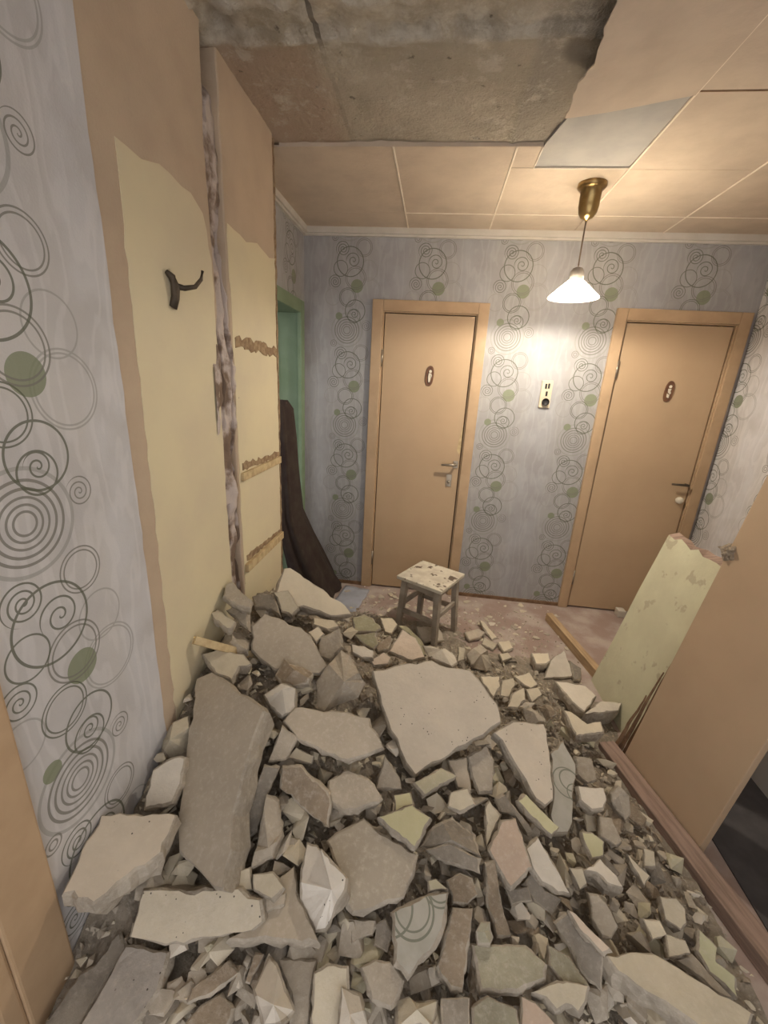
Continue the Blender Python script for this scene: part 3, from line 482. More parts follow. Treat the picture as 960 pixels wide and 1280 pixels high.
('plaster_slab', 'long brown-grey slab right of the torn wallpapered slab', [1.101, -2.316, 0.267], [0.0, -0.287, 0.958], [(-0.051, -0.036), (-0.016, -0.067), (0.01, -0.066), (0.029, 0.014), (0.04, 0.08), (-0.011, 0.076)], 0.05, 'brown', 'core', None),
('plaster_chunk', 'brown fan-like chunk above the long brown-grey slab', [1.117, -2.202, 0.296], [0.0, -0.371, 0.928], [(-0.026, -0.032), (0.013, -0.029), (0.039, -0.007), (0.025, 0.025), (-0.007, 0.032), (-0.043, 0.011)], 0.04, 'brown', 'core', None),
('plaster_chunk', 'pale faceted chunk cut by the bottom edge in the centre', [1.007, -2.436, 0.272], [0.0, -0.148, 0.989], [(-0.042, -0.029), (0.038, -0.018), (0.048, 0.03), (-0.044, 0.017)], 0.05, 'pale', 'core', (0.0, -0.002, 0.02)),
('plaster_chunk', 'dark square chunk at the bottom edge right of centre', [1.093, -2.416, 0.252], [0.0, -0.196, 0.981], [(-0.029, -0.026), (0.03, -0.018), (0.032, 0.026), (-0.033, 0.017)], 0.05, 'dark', 'core', None),
('plaster_slab', 'long rough slab strip standing right of the brown-grey slab', [1.208, -2.199, 0.27], [0.089, -0.445, 0.891], [(-0.026, -0.013), (0.002, -0.071), (0.039, -0.064), (0.016, -0.005), (-0.002, 0.083), (-0.029, 0.071)], 0.05, 'brown', 'core', None),
('plaster_slab', 'broad rough grey-green slab in the lower middle', [1.23, -2.317, 0.252], [0.0, -0.148, 0.989], [(-0.076, -0.053), (0.008, -0.044), (0.078, -0.011), (0.087, 0.013), (0.041, 0.042), (-0.046, 0.03), (-0.091, 0.023)], 0.05, 'olivegrey', 'core', None),
('stone_lump', 'knobby greenish lump on the broad rough slab', [1.167, -2.282, 0.281], [0.0, -0.287, 0.958], [(-0.018, -0.021), (0.013, -0.017), (0.022, -0.002), (0.014, 0.022), (-0.01, 0.018), (-0.022, -0.001)], 0.04, 'olivegrey', 'core', (-0.003, -0.0, 0.012)),
('plaster_chunk', 'faceted greenish chunk at the bottom edge below the broad rough slab', [1.178, -2.404, 0.249], [0.0, -0.196, 0.981], [(-0.049, -0.028), (0.056, -0.014), (0.053, 0.013), (-0.012, 0.026), (-0.048, 0.002)], 0.05, 'olivegrey', 'core', None),
('plaster_slab', 'brownish flat slab at the bottom edge right of the greenish chunk', [1.272, -2.383, 0.232], [0.0, -0.196, 0.981], [(-0.034, -0.026), (0.053, -0.015), (0.007, 0.017), (-0.026, 0.024)], 0.04, 'pink', 'core', None),
('plaster_slab', 'light notched slab with dark hollow near the bottom right', [1.345, -2.354, 0.244], [0.0, -0.148, 0.989], [(-0.048, -0.005), (-0.026, -0.024), (0.016, -0.011), (0.029, -0.019), (0.049, 0.001), (0.064, 0.029), (-0.01, 0.029), (-0.074, -0.0)], 0.05, 'pale', 'core', None),
('plaster_slab', 'brownish rough slab behind the light notched slab', [1.362, -2.293, 0.233], [0.0, -0.287, 0.958], [(-0.036, 0.0), (-0.006, -0.029), (0.055, -0.025), (0.019, 0.019), (-0.033, 0.035)], 0.04, 'olivegrey', 'core', None),
('plaster_slab', 'dark gritty slab standing left of the bottom right block', [1.42, -2.244, 0.218], [-0.085, -0.513, 0.854], [(-0.009, -0.036), (0.033, -0.07), (0.054, -0.006), (-0.02, 0.068), (-0.059, 0.045)], 0.04, 'dark', 'core', None),
('plaster_slab', 'narrow pinkish strip along the dark gritty slab', [1.433, -2.222, 0.257], [0.0, -0.196, 0.981], [(-0.021, 0.001), (0.03, -0.04), (0.053, -0.03), (-0.023, 0.032), (-0.038, 0.036)], 0.02, 'peach', 'core', None),
('stone_lump', 'smooth oval grey stone below the rounded white-topped block', [1.503, -2.16, 0.218], [-0.089, -0.445, 0.891], [(-0.03, -0.008), (-0.012, -0.04), (0.011, -0.044), (0.036, -0.019), (0.018, 0.025), (0.0, 0.043), (-0.025, 0.042)], 0.04, 'grey', 'core', None),
('plaster_slab', 'thick rectangular slab at the lower right with dark long side', [1.628, -2.282, 0.212], [0.1, 0.0, 0.995], [(-0.138, 0.007), (-0.043, -0.031), (0.035, -0.067), (0.134, -0.049), (0.175, -0.01), (0.012, 0.054), (-0.022, 0.064), (-0.153, 0.032)], 0.075, 'pale', 'core', None),
('plaster_chunk', 'pale block with chipped base above the thick rectangular slab', [1.735, -2.094, 0.175], [0.0, -0.287, 0.958], [(-0.036, -0.02), (-0.001, -0.037), (0.021, -0.021), (0.031, 0.012), (0.015, 0.034), (-0.03, 0.032)], 0.05, 'pale', 'core', None),
('plaster_chunk', 'light chunk left of the chipped pale block', [1.651, -2.15, 0.189], [0.0, -0.33, 0.944], [(-0.017, -0.025), (0.026, -0.009), (0.018, 0.018), (-0.027, 0.016)], 0.04, 'pale', 'core', None),
('plaster_chunk', 'light flat chunk behind the thick rectangular slab', [1.696, -2.177, 0.181], [0.0, -0.287, 0.958], [(-0.033, -0.025), (0.029, -0.01), (0.026, 0.015), (-0.023, 0.02)], 0.04, 'pale', 'core', None),
('plaster_slab', 'pale green jagged slab beside the lower timber beam', [1.802, -2.173, 0.143], [0.0, -0.287, 0.958], [(-0.04, 0.016), (-0.027, -0.025), (0.023, -0.063), (0.039, -0.026), (-0.001, 0.004), (0.019, 0.031), (-0.014, 0.063)], 0.035, 'yellowpale', 'core', None),
('plaster_slab', 'grey gritty strip between the thick slab and the jagged green slab', [1.756, -2.21, 0.147], [0.0, -0.371, 0.928], [(0.02, -0.029), (0.052, -0.033), (0.012, 0.005), (-0.017, 0.037), (-0.066, 0.02)], 0.04, 'grey', 'core', None),
('plaster_chunk', 'cream oblong chip among the crumbs by the beam', [1.68, -1.991, 0.174], [0.0, -0.287, 0.958], [(-0.017, 0.008), (0.003, -0.041), (0.03, -0.013), (0.007, 0.008), (-0.023, 0.038)], 0.025, 'cream', 'core', None),
('plaster_chunk', 'small pale chip right of the cream oblong chip', [1.742, -1.936, 0.154], [0.0, -0.287, 0.958], [(-0.024, -0.025), (0.012, -0.02), (0.022, 0.019), (-0.01, 0.025)], 0.02, 'pale', 'core', None),
('plaster_chunk', 'grey chunk below the white-topped stepped block', [1.63, -1.895, 0.188], [0.092, -0.37, 0.925], [(-0.033, -0.019), (0.009, -0.039), (0.033, -0.021), (0.016, 0.041), (-0.025, 0.038)], 0.04, 'grey', 'core', None),
('plaster_slab', 'thin grey plate leaning beside the torn wallpapered slab', [0.868, -2.326, 0.296], [0.0, -0.371, 0.928], [(-0.021, -0.026), (0.026, -0.006), (0.03, 0.019), (-0.035, 0.013)], 0.03, 'grey', 'core', None),
('plaster_chunk', 'dark chunk between the grey plate and the wallpapered slab', [0.919, -2.323, 0.286], [0.0, -0.371, 0.928], [(-0.018, -0.02), (0.014, -0.029), (0.021, 0.006), (0.003, 0.028), (-0.02, 0.015)], 0.03, 'dark', 'core', None),
('plaster_slab', 'whitish crumpled plate under the dusty yellow block', [1.117, -1.987, 0.336], [0.0, -0.287, 0.958], [(-0.038, -0.022), (-0.002, -0.032), (0.046, -0.004), (0.025, 0.038), (-0.031, 0.019)], 0.02, 'pale', 'core', None),
('plaster_slab', 'upper rough beige slab under the front corner of the largest slab', [1.196, -1.861, 0.333], [0.089, -0.445, 0.891], [(-0.038, -0.016), (-0.01, -0.073), (0.037, -0.06), (0.043, 0.037), (0.016, 0.082), (-0.048, 0.031)], 0.03, 'grey', 'core', None),
('plaster_slab', 'long rough beige strip below the largest slab', [1.125, -1.89, 0.332], [0.085, -0.513, 0.854], [(-0.008, -0.042), (0.039, -0.044), (0.016, 0.054), (-0.046, 0.032)], 0.03, 'beige', 'core', None),
('plaster_chunk', 'pointed beige sliver left of the pink-beige slab', [1.211, -2.006, 0.31], [0.0, -0.371, 0.928], [(-0.017, -0.078), (0.032, 0.011), (0.0, 0.045), (-0.016, 0.022)], 0.03, 'pale', 'core', None),
]
SCATTER = [
(9, 1.249, -2.348, 0.181, 6.13, -0.63, 0.036, 'g', 'fist-sized grey chunk left of the brownish flat slab'),
(12, 0.772, -2.336, 0.259, 3.61, 0.04, 0.045, 'p', 'fist-sized pale chunk right of the flat beige slab'),
(9, 0.363, -2.32, 0.331, 5.14, -0.22, 0.036, 'p', 'fist-sized pale chunk right of the thick pale slab, in between two like it'),
(13, 1.433, -2.044, 0.185, 4.5, 0.54, 0.045, 'p', 'fist-sized pale chunk right of the bluish white slab'),
(13, 1.139, -2.326, 0.208, 4.44, 0.68, 0.03, 'b', 'small brown chunk in front of the long brown-grey slab'),
(5, 0.894, -1.868, 0.374, 4.34, 0.02, 0.036, 'w', 'fist-sized whitish chunk left of the largest flat pale slab'),
(13, 1.323, -2.167, 0.205, 5.49, 0.42, 0.03, 'p', 'small pale chunk right of the small dark grey plate'),
(10, 0.857, -1.918, 0.365, 1.2, 0.68, 0.03, 'c', 'small cream chunk behind the triangular grey slab'),
(10, 1.852, -1.851, 0.051, 2.18, -0.19, 0.022, 'g', 'tiny grey chunk right of the small pale chip'),
(12, 1.069, -2.135, 0.27, 4.76, -0.43, 0.036, 'g', 'fist-sized grey chunk left of the dark grey flat slab'),
(3, 1.626, -2.087, 0.137, 2.23, -0.66, 0.022, 'g', 'tiny grey chunk right of the smooth oval grey stone'),
(5, 0.838, -2.335, 0.267, 2.29, -0.39, 0.045, 'g', 'fist-sized grey chunk left of the thin grey plate'),
(2, 1.251, -1.873, 0.257, 3.74, -0.04, 0.045, 'p', 'fist-sized pale chunk in front of the upper rough beige slab'),
(0, 0.49, -2.195, 0.37, 4.56, -0.56, 0.018, 'd', 'tiny dark grey chunk in front of the tall grey slab'),
(0, 1.682, -2.156, 0.117, 1.84, -0.36, 0.022, 'w', 'tiny whitish chunk behind the thick rectangular slab, the one nearest the camera'),
(0, 0.76, -2.125, 0.344, 2.22, -0.06, 0.022, 'w', 'tiny whitish chunk behind the large smooth beige slab'),
(2, 1.608, -1.942, 0.137, 3.89, -0.53, 0.022, 'g', 'tiny grey chunk right of the pale yellow-green lump'),
(7, 0.755, -2.101, 0.35, 0.67, 0.08, 0.036, 'g', 'fist-sized grey chunk in front of the block-like grey chunk'),
(3, 0.829, -1.807, 0.39, 1.34, -0.28, 0.045, 'g', 'fist-sized grey chunk right of the wide grey slab'),
(4, 1.458, -2.049, 0.188, 6.08, -0.39, 0.022, 'g', 'tiny grey chunk right of the bluish white slab, the one farthest back'),
(5, 0.46, -1.954, 0.457, 3.48, -0.08, 0.045, 'g', 'fist-sized grey chunk behind the tall grey slab'),
(8, 0.854, -2.073, 0.339, 0.71, 0.59, 0.026, 'g', 'small grey chunk in front of the block-like grey chunk'),
(8, 1.372, -1.941, 0.209, 1.35, -0.38, 0.03, 'g', 'small grey chunk in front of the narrow yellow-green strip'),
(2, 1.672, -2.038, 0.124, 2.18, -0.62, 0.045, 'g', 'fist-sized grey chunk in front of the cream oblong chip'),
(13, 0.385, -2.314, 0.326, 6.1, 0.14, 0.03, 'd', 'small dark grey chunk right of the thick pale slab'),
(3, 1.015, -2.006, 0.303, 0.03, -0.33, 0.022, 'g', 'tiny grey chunk right of the bright yellow-green painted slab'),
(13, 0.623, -2.2, 0.343, 4.13, 0.3, 0.036, 'w', 'fist-sized whitish chunk right of the slender wedge chunk'),
(11, 1.887, -1.856, 0.05, 0.87, 0.03, 0.045, 'y', 'fist-sized dusty yellow chunk right of the small pale chip'),
(10, 0.337, -2.338, 0.329, 4.04, -0.58, 0.045, 'g', 'fist-sized grey chunk right of the thick pale slab'),
(0, 0.514, -2.411, 0.269, 3.93, 0.25, 0.036, 'c', 'fist-sized cream chunk behind the dim brown flat slab, the one nearest the camera'),
(1, 0.498, -2.472, 0.245, 0.41, 0.33, 0.036, 'g', 'fist-sized grey chunk left of the dim brown flat slab'),
(7, 0.638, -2.252, 0.322, 0.48, 0.57, 0.03, 'g', 'small grey chunk behind the flat beige slab'),
(12, 1.096, -1.929, 0.286, 5.61, -0.42, 0.03, 'g', 'small grey chunk behind the whitish crumpled plate'),
(4, 0.546, -2.395, 0.278, 4.42, -0.38, 0.036, 'c', 'fist-sized cream chunk behind the dim brown flat slab, the one farthest back'),
(1, 0.926, -2.441, 0.21, 2.69, -0.31, 0.036, 'g', 'fist-sized grey chunk right of the white wedge chunk, the one nearest the camera'),
(4, 0.451, -1.353, 0.545, 0.94, 0.66, 0.045, 'p', 'fist-sized pale chunk left of the small cream block'),
(12, 0.897, -2.423, 0.228, 2.51, 0.53, 0.018, 'y', 'tiny dusty yellow chunk right of the white wedge chunk'),
(2, 0.467, -2.472, 0.242, 2.16, -0.28, 0.022, 'd', 'tiny dark grey chunk right of the long grey beam-like slab'),
(10, 1.507, -2.026, 0.163, 3.03, 0.24, 0.03, 'g', 'small grey chunk behind the small pale chunk'),
(6, 1.66, -2.298, 0.112, 1.21, -0.57, 0.03, 'p', 'small pale chunk in front of the thick rectangular slab'),
(0, 0.872, -2.328, 0.26, 2.59, -0.12, 0.022, 'y', 'tiny dusty yellow chunk in front of the thin grey plate'),
(6, 0.515, -2.447, 0.254, 2.71, -0.26, 0.03, 'g', 'small grey chunk left of the dim brown flat slab, the one farthest back'),
(12, 1.59, -2.294, 0.123, 0.97, 0.03, 0.022, 'b', 'tiny brown chunk left of the thick rectangular slab'),
(1, 1.306, -2.194, 0.2, 0.25, 0.4, 0.03, 'g', 'small grey chunk right of the long rough slab strip'),
(7, 0.803, -2.362, 0.253, 3.44, -0.66, 0.022, 'p', 'tiny pale chunk behind the upright pale slab'),
(3, 1.654, -1.333, 0.095, 4.24, -0.11, 0.018, 'g', 'tiny grey chunk behind the long whitish slab, the one nearest the camera'),
(12, 0.79, -1.946, 0.374, 5.31, -0.61, 0.018, 'c', 'tiny cream chunk in front of the wide grey slab, the one nearest the camera'),
(6, 1.305, -2.336, 0.166, 0.15, 0.13, 0.022, 'p', 'tiny pale chunk behind the brownish flat slab'),
(4, 1.885, -2.006, 0.052, 2.38, -0.18, 0.018, 'p', 'tiny pale chunk behind the pale green jagged slab'),
(5, 1.163, -2.225, 0.23, 1.94, 0.43, 0.03, 'g', 'small grey chunk left of the long rough slab strip'),
(0, 0.476, -2.006, 0.445, 1.56, 0.18, 0.03, 'p', 'small pale chunk right of the tall grey slab'),
(3, 0.485, -2.468, 0.249, 5.64, -0.23, 0.026, 'g', 'small grey chunk left of the dim brown flat slab, the one nearest the camera'),
(7, 1.777, -2.115, 0.084, 5.04, 0.33, 0.022, 'd', 'tiny dark grey chunk behind the thick rectangular slab'),
(12, 1.355, -2.166, 0.184, 5.28, -0.29, 0.045, 'w', 'fist-sized whitish chunk in front of the bluish white slab'),
(3, 0.561, -1.818, 0.477, 1.17, -0.37, 0.026, 'g', 'small grey chunk right of the pale two-sided block'),
(8, 0.723, -1.967, 0.392, 4.08, -0.56, 0.022, 'c', 'tiny cream chunk in front of the wide grey slab, the one farthest back'),
(3, 0.661, -2.203, 0.336, 5.14, -0.13, 0.045, 'p', 'fist-sized pale chunk right of the slender wedge chunk'),
(0, 1.217, -1.702, 0.281, 6.26, -0.19, 0.03, 'g', 'small grey chunk right of the largest flat pale slab'),
(6, 0.845, -1.937, 0.375, 2.66, 0.45, 0.018, 'p', 'tiny pale chunk behind the triangular grey slab'),
(4, 0.888, -2.284, 0.257, 5.92, 0.67, 0.022, 'c', 'tiny cream chunk in front of the large smooth beige slab'),
(10, 1.441, -2.084, 0.187, 1.39, -0.13, 0.022, 'g', 'tiny grey chunk right of the bluish white slab, the one nearest the camera'),
(0, 0.958, -1.944, 0.335, 3.07, -0.37, 0.018, 'w', 'tiny whitish chunk right of the triangular grey slab'),
(12, 1.733, -1.653, 0.097, 0.67, -0.52, 0.022, 'p', 'tiny pale chunk right of the white-topped stepped block'),
(10, 1.072, -2.157, 0.25, 5.79, -0.26, 0.018, 'd', 'tiny dark grey chunk in front of the dark grey flat slab'),
(11, 1.584, -2.312, 0.138, 1.22, 0.67, 0.045, 'c', 'fist-sized cream chunk in front of the thick rectangular slab'),
(2, 1.742, -1.895, 0.098, 3.85, 0.57, 0.026, 'c', 'small cream chunk behind the cream oblong chip'),
(10, 0.346, -1.747, 0.557, 2.37, 0.41, 0.026, 'g', 'small grey chunk left of the broad beige slab'),
(5, 1.317, -1.792, 0.246, 0.83, -0.38, 0.036, 'b', 'fist-sized brown chunk left of the long whitish slab'),
(10, 1.522, -2.306, 0.15, 5.61, 0.13, 0.018, 'w', 'tiny whitish chunk left of the thick rectangular slab'),
(6, 1.139, -2.367, 0.192, 3.82, 0.01, 0.022, 'b', 'tiny brown chunk left of the faceted greenish chunk'),
(0, 1.562, -1.765, 0.156, 2.74, 0.58, 0.036, 'g', 'fist-sized grey chunk left of the white-topped stepped block'),
(1, 1.628, -1.69, 0.131, 4.04, -0.53, 0.022, 'd', 'tiny dark grey chunk behind the white-topped stepped block'),
(8, 0.416, -1.394, 0.562, 4.31, 0.58, 0.045, 'g', 'fist-sized grey chunk right of the small beige slab'),
(10, 0.893, -2.354, 0.251, 3.37, -0.04, 0.045, 'y', 'fist-sized dusty yellow chunk behind the smooth dark grey slab'),
(0, 0.5, -2.458, 0.237, 0.67, 0.6, 0.022, 'p', 'tiny pale chunk left of the dim brown flat slab'),
(1, 0.456, -2.487, 0.243, 3.97, -0.3, 0.045, 'g', 'fist-sized grey chunk right of the long grey beam-like slab'),
(9, 1.174, -2.184, 0.237, 1.07, -0.7, 0.018, 'g', 'tiny grey chunk left of the long rough slab strip'),
(5, 1.544, -2.301, 0.15, 3.24, 0.11, 0.036, 'g', 'fist-sized grey chunk left of the thick rectangular slab'),
(3, 0.574, -1.744, 0.489, 0.69, 0.19, 0.045, 'g', 'fist-sized grey chunk right of the brown ragged lump'),
(8, 0.691, -2.015, 0.378, 6.17, 0.18, 0.036, 'c', 'fist-sized cream chunk behind the dark brown slab'),
(5, 1.423, -1.997, 0.195, 3.28, 0.52, 0.018, 'c', 'tiny cream chunk behind the bluish white slab'),
(7, 1.335, -2.166, 0.195, 4.86, 0.11, 0.022, 'g', 'tiny grey chunk right of the small dark grey plate'),
(2, 1.638, -0.888, 0.02, 4.61, -0.09, 0.022, 'g', 'tiny grey chunk behind the upper right plate of the cracked cream plaster patch'),
(11, 1.72, -2.016, 0.114, 5.31, 0.24, 0.036, 'b', 'fist-sized brown chunk in front of the cream oblong chip'),
(9, 1.733, -2.089, 0.115, 4.27, 0.2, 0.045, 'c', 'fist-sized cream chunk behind the thick rectangular slab'),
(10, 0.576, -2.018, 0.405, 5.33, -0.02, 0.045, 'g', 'fist-sized grey chunk right of the tall grey slab, the one farthest back'),
(10, 1.338, -1.741, 0.241, 1.15, 0.22, 0.045, 'g', 'fist-sized grey chunk left of the long whitish slab, the one nearest the camera'),
(8, 1.248, -0.88, 0.048, 5.32, -0.06, 0.022, 'g', 'tiny grey chunk behind the largest flat pale slab'),
(6, 0.543, -1.776, 0.503, 3.31, -0.39, 0.045, 'p', 'fist-sized pale chunk in front of the brown ragged lump'),
(7, 1.325, -2.246, 0.198, 4.77, 0.21, 0.03, 'c', 'small cream chunk right of the broad rough grey-green slab'),
(11, 0.859, -2.361, 0.243, 1.59, -0.1, 0.026, 'g', 'small grey chunk left of the smooth dark grey slab'),
(10, 1.039, -2.131, 0.28, 0.96, -0.28, 0.018, 'p', 'tiny pale chunk left of the dark grey flat slab'),
(12, 0.446, -2.415, 0.28, 3.33, -0.22, 0.026, 'w', 'small whitish chunk behind the dim brown flat slab'),
(2, 0.596, -2.44, 0.248, 4.32, 0.67, 0.036, 'g', 'fist-sized grey chunk right of the dim brown flat slab'),
(9, 1.047, -1.988, 0.306, 0.04, 0.48, 0.036, 'c', 'fist-sized cream chunk in front of the dusty yellow block'),
(8, 1.4, -2.352, 0.157, 4.76, -0.5, 0.018, 'g', 'tiny grey chunk in front of the light notched slab'),
(1, 1.475, -2.005, 0.187, 2.3, -0.04, 0.026, 'y', 'small dusty yellow chunk right of the bluish white slab'),
(6, 1.145, -2.345, 0.199, 1.58, -0.63, 0.026, 'g', 'small grey chunk in front of the long brown-grey slab'),
(5, 0.768, -2.36, 0.257, 1.71, 0.01, 0.03, 'g', 'small grey chunk right of the flat beige slab'),
(3, 1.313, -2.216, 0.19, 1.88, 0.12, 0.026, 'b', 'small brown chunk behind the broad rough grey-green slab'),
(8, 0.885, -2.104, 0.316, 2.5, -0.55, 0.03, 'g', 'small grey chunk behind the large smooth beige slab'),
(6, 1.504, -2.268, 0.153, 3.94, 0.27, 0.036, 'w', 'fist-sized whitish chunk left of the thick rectangular slab, the one farthest back'),
(12, 0.349, -2.296, 0.332, 4.17, 0.52, 0.045, 'p', 'fist-sized pale chunk right of the thick pale slab, the one farthest back'),
(12, 1.06, -2.014, 0.296, 3.61, 0.59, 0.018, 'c', 'tiny cream chunk right of the bright yellow-green painted slab'),
(9, 0.406, -2.319, 0.331, 4.14, -0.48, 0.036, 'p', 'fist-sized pale chunk right of the thick pale slab, the one nearest the camera'),
(0, 1.027, -2.359, 0.218, 0.06, 0.24, 0.045, 'g', 'fist-sized grey chunk left of the long brown-grey slab'),
(4, 1.177, -1.945, 0.278, 0.33, -0.66, 0.045, 'g', 'fist-sized grey chunk left of the pointed beige sliver'),
(1, 0.32, -2.314, 0.332, 1.96, 0.14, 0.036, 'c', 'fist-sized cream chunk right of the thick pale slab'),
(13, 1.386, -2.229, 0.18, 6.14, 0.46, 0.026, 'w', 'small whitish chunk left of the dark gritty slab'),
(6, 1.766, -1.846, 0.088, 2.36, 0.38, 0.022, 'g', 'tiny grey chunk behind the small pale chip'),
(12, 1.654, -2.145, 0.138, 2.18, -0.58, 0.045, 'y', 'fist-sized dusty yellow chunk behind the thick rectangular slab'),
(4, 1.573, -2.084, 0.152, 4.26, -0.05, 0.022, 'g', 'tiny grey chunk behind the smooth oval grey stone'),
(12, 1.141, -2.004, 0.259, 2.5, 0.03, 0.026, 'g', 'small grey chunk in front of the whitish crumpled plate'),
(12, 0.379, -1.788, 0.545, 2.28, 0.09, 0.022, 'p', 'tiny pale chunk left of the broad beige slab'),
(4, 1.184, -2.051, 0.259, 1.76, -0.56, 0.022, 'c', 'tiny cream chunk left of the pink-beige pointed slab'),
(4, 0.773, -1.289, 0.38, 1.46, -0.57, 0.018, 'b', 'tiny brown chunk behind the reddish brown brick fragment'),
(0, 0.631, -2.456, 0.245, 5.68, 0.47, 0.026, 'g', 'small grey chunk left of the pale pyramid chunk, the one farthest back'),
(10, 0.64, -2.125, 0.366, 3.04, -0.56, 0.045, 'p', 'fist-sized pale chunk in front of the dark brown slab, the one farthest back'),
(11, 1.442, -2.302, 0.153, 3.71, 0.36, 0.045, 'g', 'fist-sized grey chunk right of the light notched slab'),
(7, 1.532, -2.266, 0.15, 1.23, -0.65, 0.018, 'g', 'tiny grey chunk left of the thick rectangular slab'),
(13, 1.473, -2.309, 0.14, 0.47, 0.66, 0.03, 'p', 'small pale chunk left of the thick rectangular slab'),
(7, 0.336, -1.484, 0.595, 0.91, 0.52, 0.045, 'g', 'fist-sized grey chunk in front of the small beige slab'),
(8, 1.855, -1.923, 0.057, 1.8, -0.34, 0.022, 'g', 'tiny grey chunk right of the cream oblong chip'),
(1, 0.542, -1.8, 0.486, 2.61, -0.47, 0.022, 'd', 'tiny dark grey chunk in front of the brown ragged lump'),
(0, 1.078, -1.995, 0.294, 5.93, -0.3, 0.03, 'p', 'small pale chunk left of the whitish crumpled plate'),
(9, 1.544, -2.08, 0.147, 0.55, 0.15, 0.022, 'c', 'tiny cream chunk behind the smooth oval grey stone'),
(12, 0.505, -2.295, 0.31, 1.93, -0.69, 0.045, 'd', 'fist-sized dark grey chunk left of the flat beige slab'),
(0, 0.622, -2.389, 0.256, 2.33, 0.13, 0.026, 'g', 'small grey chunk in front of the flat beige slab'),
(12, 1.5, -2.237, 0.163, 1.83, -0.55, 0.036, 'd', 'fist-sized dark grey chunk right of the dark gritty slab'),
(4, 1.526, -0.793, 0.008, 6.0, -0.67, 0.026, 'd', 'small dark grey chunk in front of the cream rounded chip'),
(8, 1.732, -1.933, 0.1, 2.79, -0.21, 0.03, 'g', 'small grey chunk behind the cream oblong chip, the one nearest the camera'),
(13, 1.183, -2.208, 0.213, 3.99, 0.27, 0.022, 'w', 'tiny whitish chunk in front of the long rough slab strip'),
(0, 1.845, -1.718, 0.061, 2.13, -0.36, 0.03, 'p', 'small pale chunk behind the small pale chip'),
(12, 1.403, -2.238, 0.184, 2.01, -0.14, 0.036, 'y', 'fist-sized dusty yellow chunk left of the dark gritty slab'),
(9, 1.484, -1.295, 0.132, 3.41, 0.59, 0.045, 'w', 'fist-sized whitish chunk right of the lower oval plate of the cracked cream plaster patch'),
(4, 0.493, -2.488, 0.225, 3.71, 0.6, 0.036, 'c', 'fist-sized cream chunk right of the long grey beam-like slab'),
(6, 0.215, -1.749, 0.602, 1.72, 0.33, 0.026, 'd', 'small dark grey chunk behind the pale wedge chunk'),
(11, 1.136, -2.295, 0.216, 4.08, -0.42, 0.036, 'd', 'fist-sized dark grey chunk right of the long brown-grey slab'),
(8, 0.621, -2.465, 0.23, 1.7, 0.53, 0.026, 'g', 'small grey chunk left of the pale pyramid chunk, the one nearest the camera'),
(13, 1.798, -1.725, 0.079, 4.77, -0.03, 0.045, 'b', 'fist-sized brown chunk right of the white-topped stepped block'),
(10, 1.289, -1.656, 0.241, 1.44, -0.13, 0.018, 'y', 'tiny dusty yellow chunk left of the long whitish slab'),
(2, 1.913, -2.081, 0.034, 5.62, 0.27, 0.036, 'y', 'fist-sized dusty yellow chunk behind the pale green jagged slab'),
(0, 1.188, -2.096, 0.245, 0.07, -0.7, 0.045, 'd', 'fist-sized dark grey chunk left of the pink-beige pointed slab'),
(0, 0.787, -2.367, 0.256, 1.23, -0.0, 0.036, 'y', 'fist-sized dusty yellow chunk behind the upright pale slab'),
(12, 1.637, -1.984, 0.138, 0.9, -0.37, 0.045, 'g', 'fist-sized grey chunk right of the rounded white-topped block'),
(9, 1.259, -1.665, 0.258, 0.34, 0.55, 0.03, 'w', 'small whitish chunk right of the largest flat pale slab'),
(13, 1.4, -0.874, 0.039, 1.91, 0.14, 0.018, 'c', 'tiny cream chunk right of the faceted grey chunk'),
(8, 1.52, -2.051, 0.172, 4.62, 0.37, 0.018, 'g', 'tiny grey chunk left of the rounded white-topped block'),
(11, 0.693, -1.968, 0.392, 5.34, -0.25, 0.018, 'b', 'tiny brown chunk in front of the wide grey slab'),
(4, 1.489, -2.251, 0.148, 2.3, 0.42, 0.022, 'd', 'tiny dark grey chunk right of the dark gritty slab'),
(11, 0.774, -1.971, 0.381, 1.56, 0.49, 0.045, 'p', 'fist-sized pale chunk behind the block-like grey chunk'),
(4, 0.585, -2.122, 0.382, 4.21, 0.11, 0.036, 'g', 'fist-sized grey chunk right of the tall grey slab, the one nearest the camera'),
(11, 0.796, -2.319, 0.276, 2.62, 0.34, 0.026, 'd', 'small dark grey chunk in front of the white faceted spear-shaped chunk'),
(7, 1.334, -2.255, 0.189, 0.27, 0.28, 0.022, 'y', 'tiny dusty yellow chunk left of the brownish rough slab'),
(3, 0.655, -2.153, 0.349, 1.57, -0.62, 0.045, 'p', 'fist-sized pale chunk in front of the dark brown slab, the one nearest the camera'),
(4, 0.635, -1.334, 0.452, 4.31, -0.02, 0.045, 'c', 'fist-sized cream chunk left of the olive green painted chunk'),
(10, 1.75, -1.799, 0.099, 3.76, -0.05, 0.022, 'p', 'tiny pale chunk right of the pale yellow-green lump'),
(1, 0.44, -2.513, 0.231, 2.08, 0.33, 0.03, 'g', 'small grey chunk right of the long grey beam-like slab, the one farthest back'),
(9, 1.522, -2.201, 0.151, 1.16, 0.46, 0.045, 'p', 'fist-sized pale chunk right of the dark gritty slab'),
(3, 1.773, -2.139, 0.083, 0.67, 0.42, 0.026, 'd', 'small dark grey chunk behind the thick rectangular slab'),
(1, 1.792, -1.554, 0.072, 3.23, -0.11, 0.026, 'p', 'small pale chunk behind the white-topped stepped block'),
(7, 1.643, -1.529, 0.128, 4.24, 0.09, 0.018, 'c', 'tiny cream chunk right of the long whitish slab'),
(11, 1.254, -2.245, 0.205, 3.83, -0.28, 0.018, 'w', 'tiny whitish chunk behind the broad rough grey-green slab'),
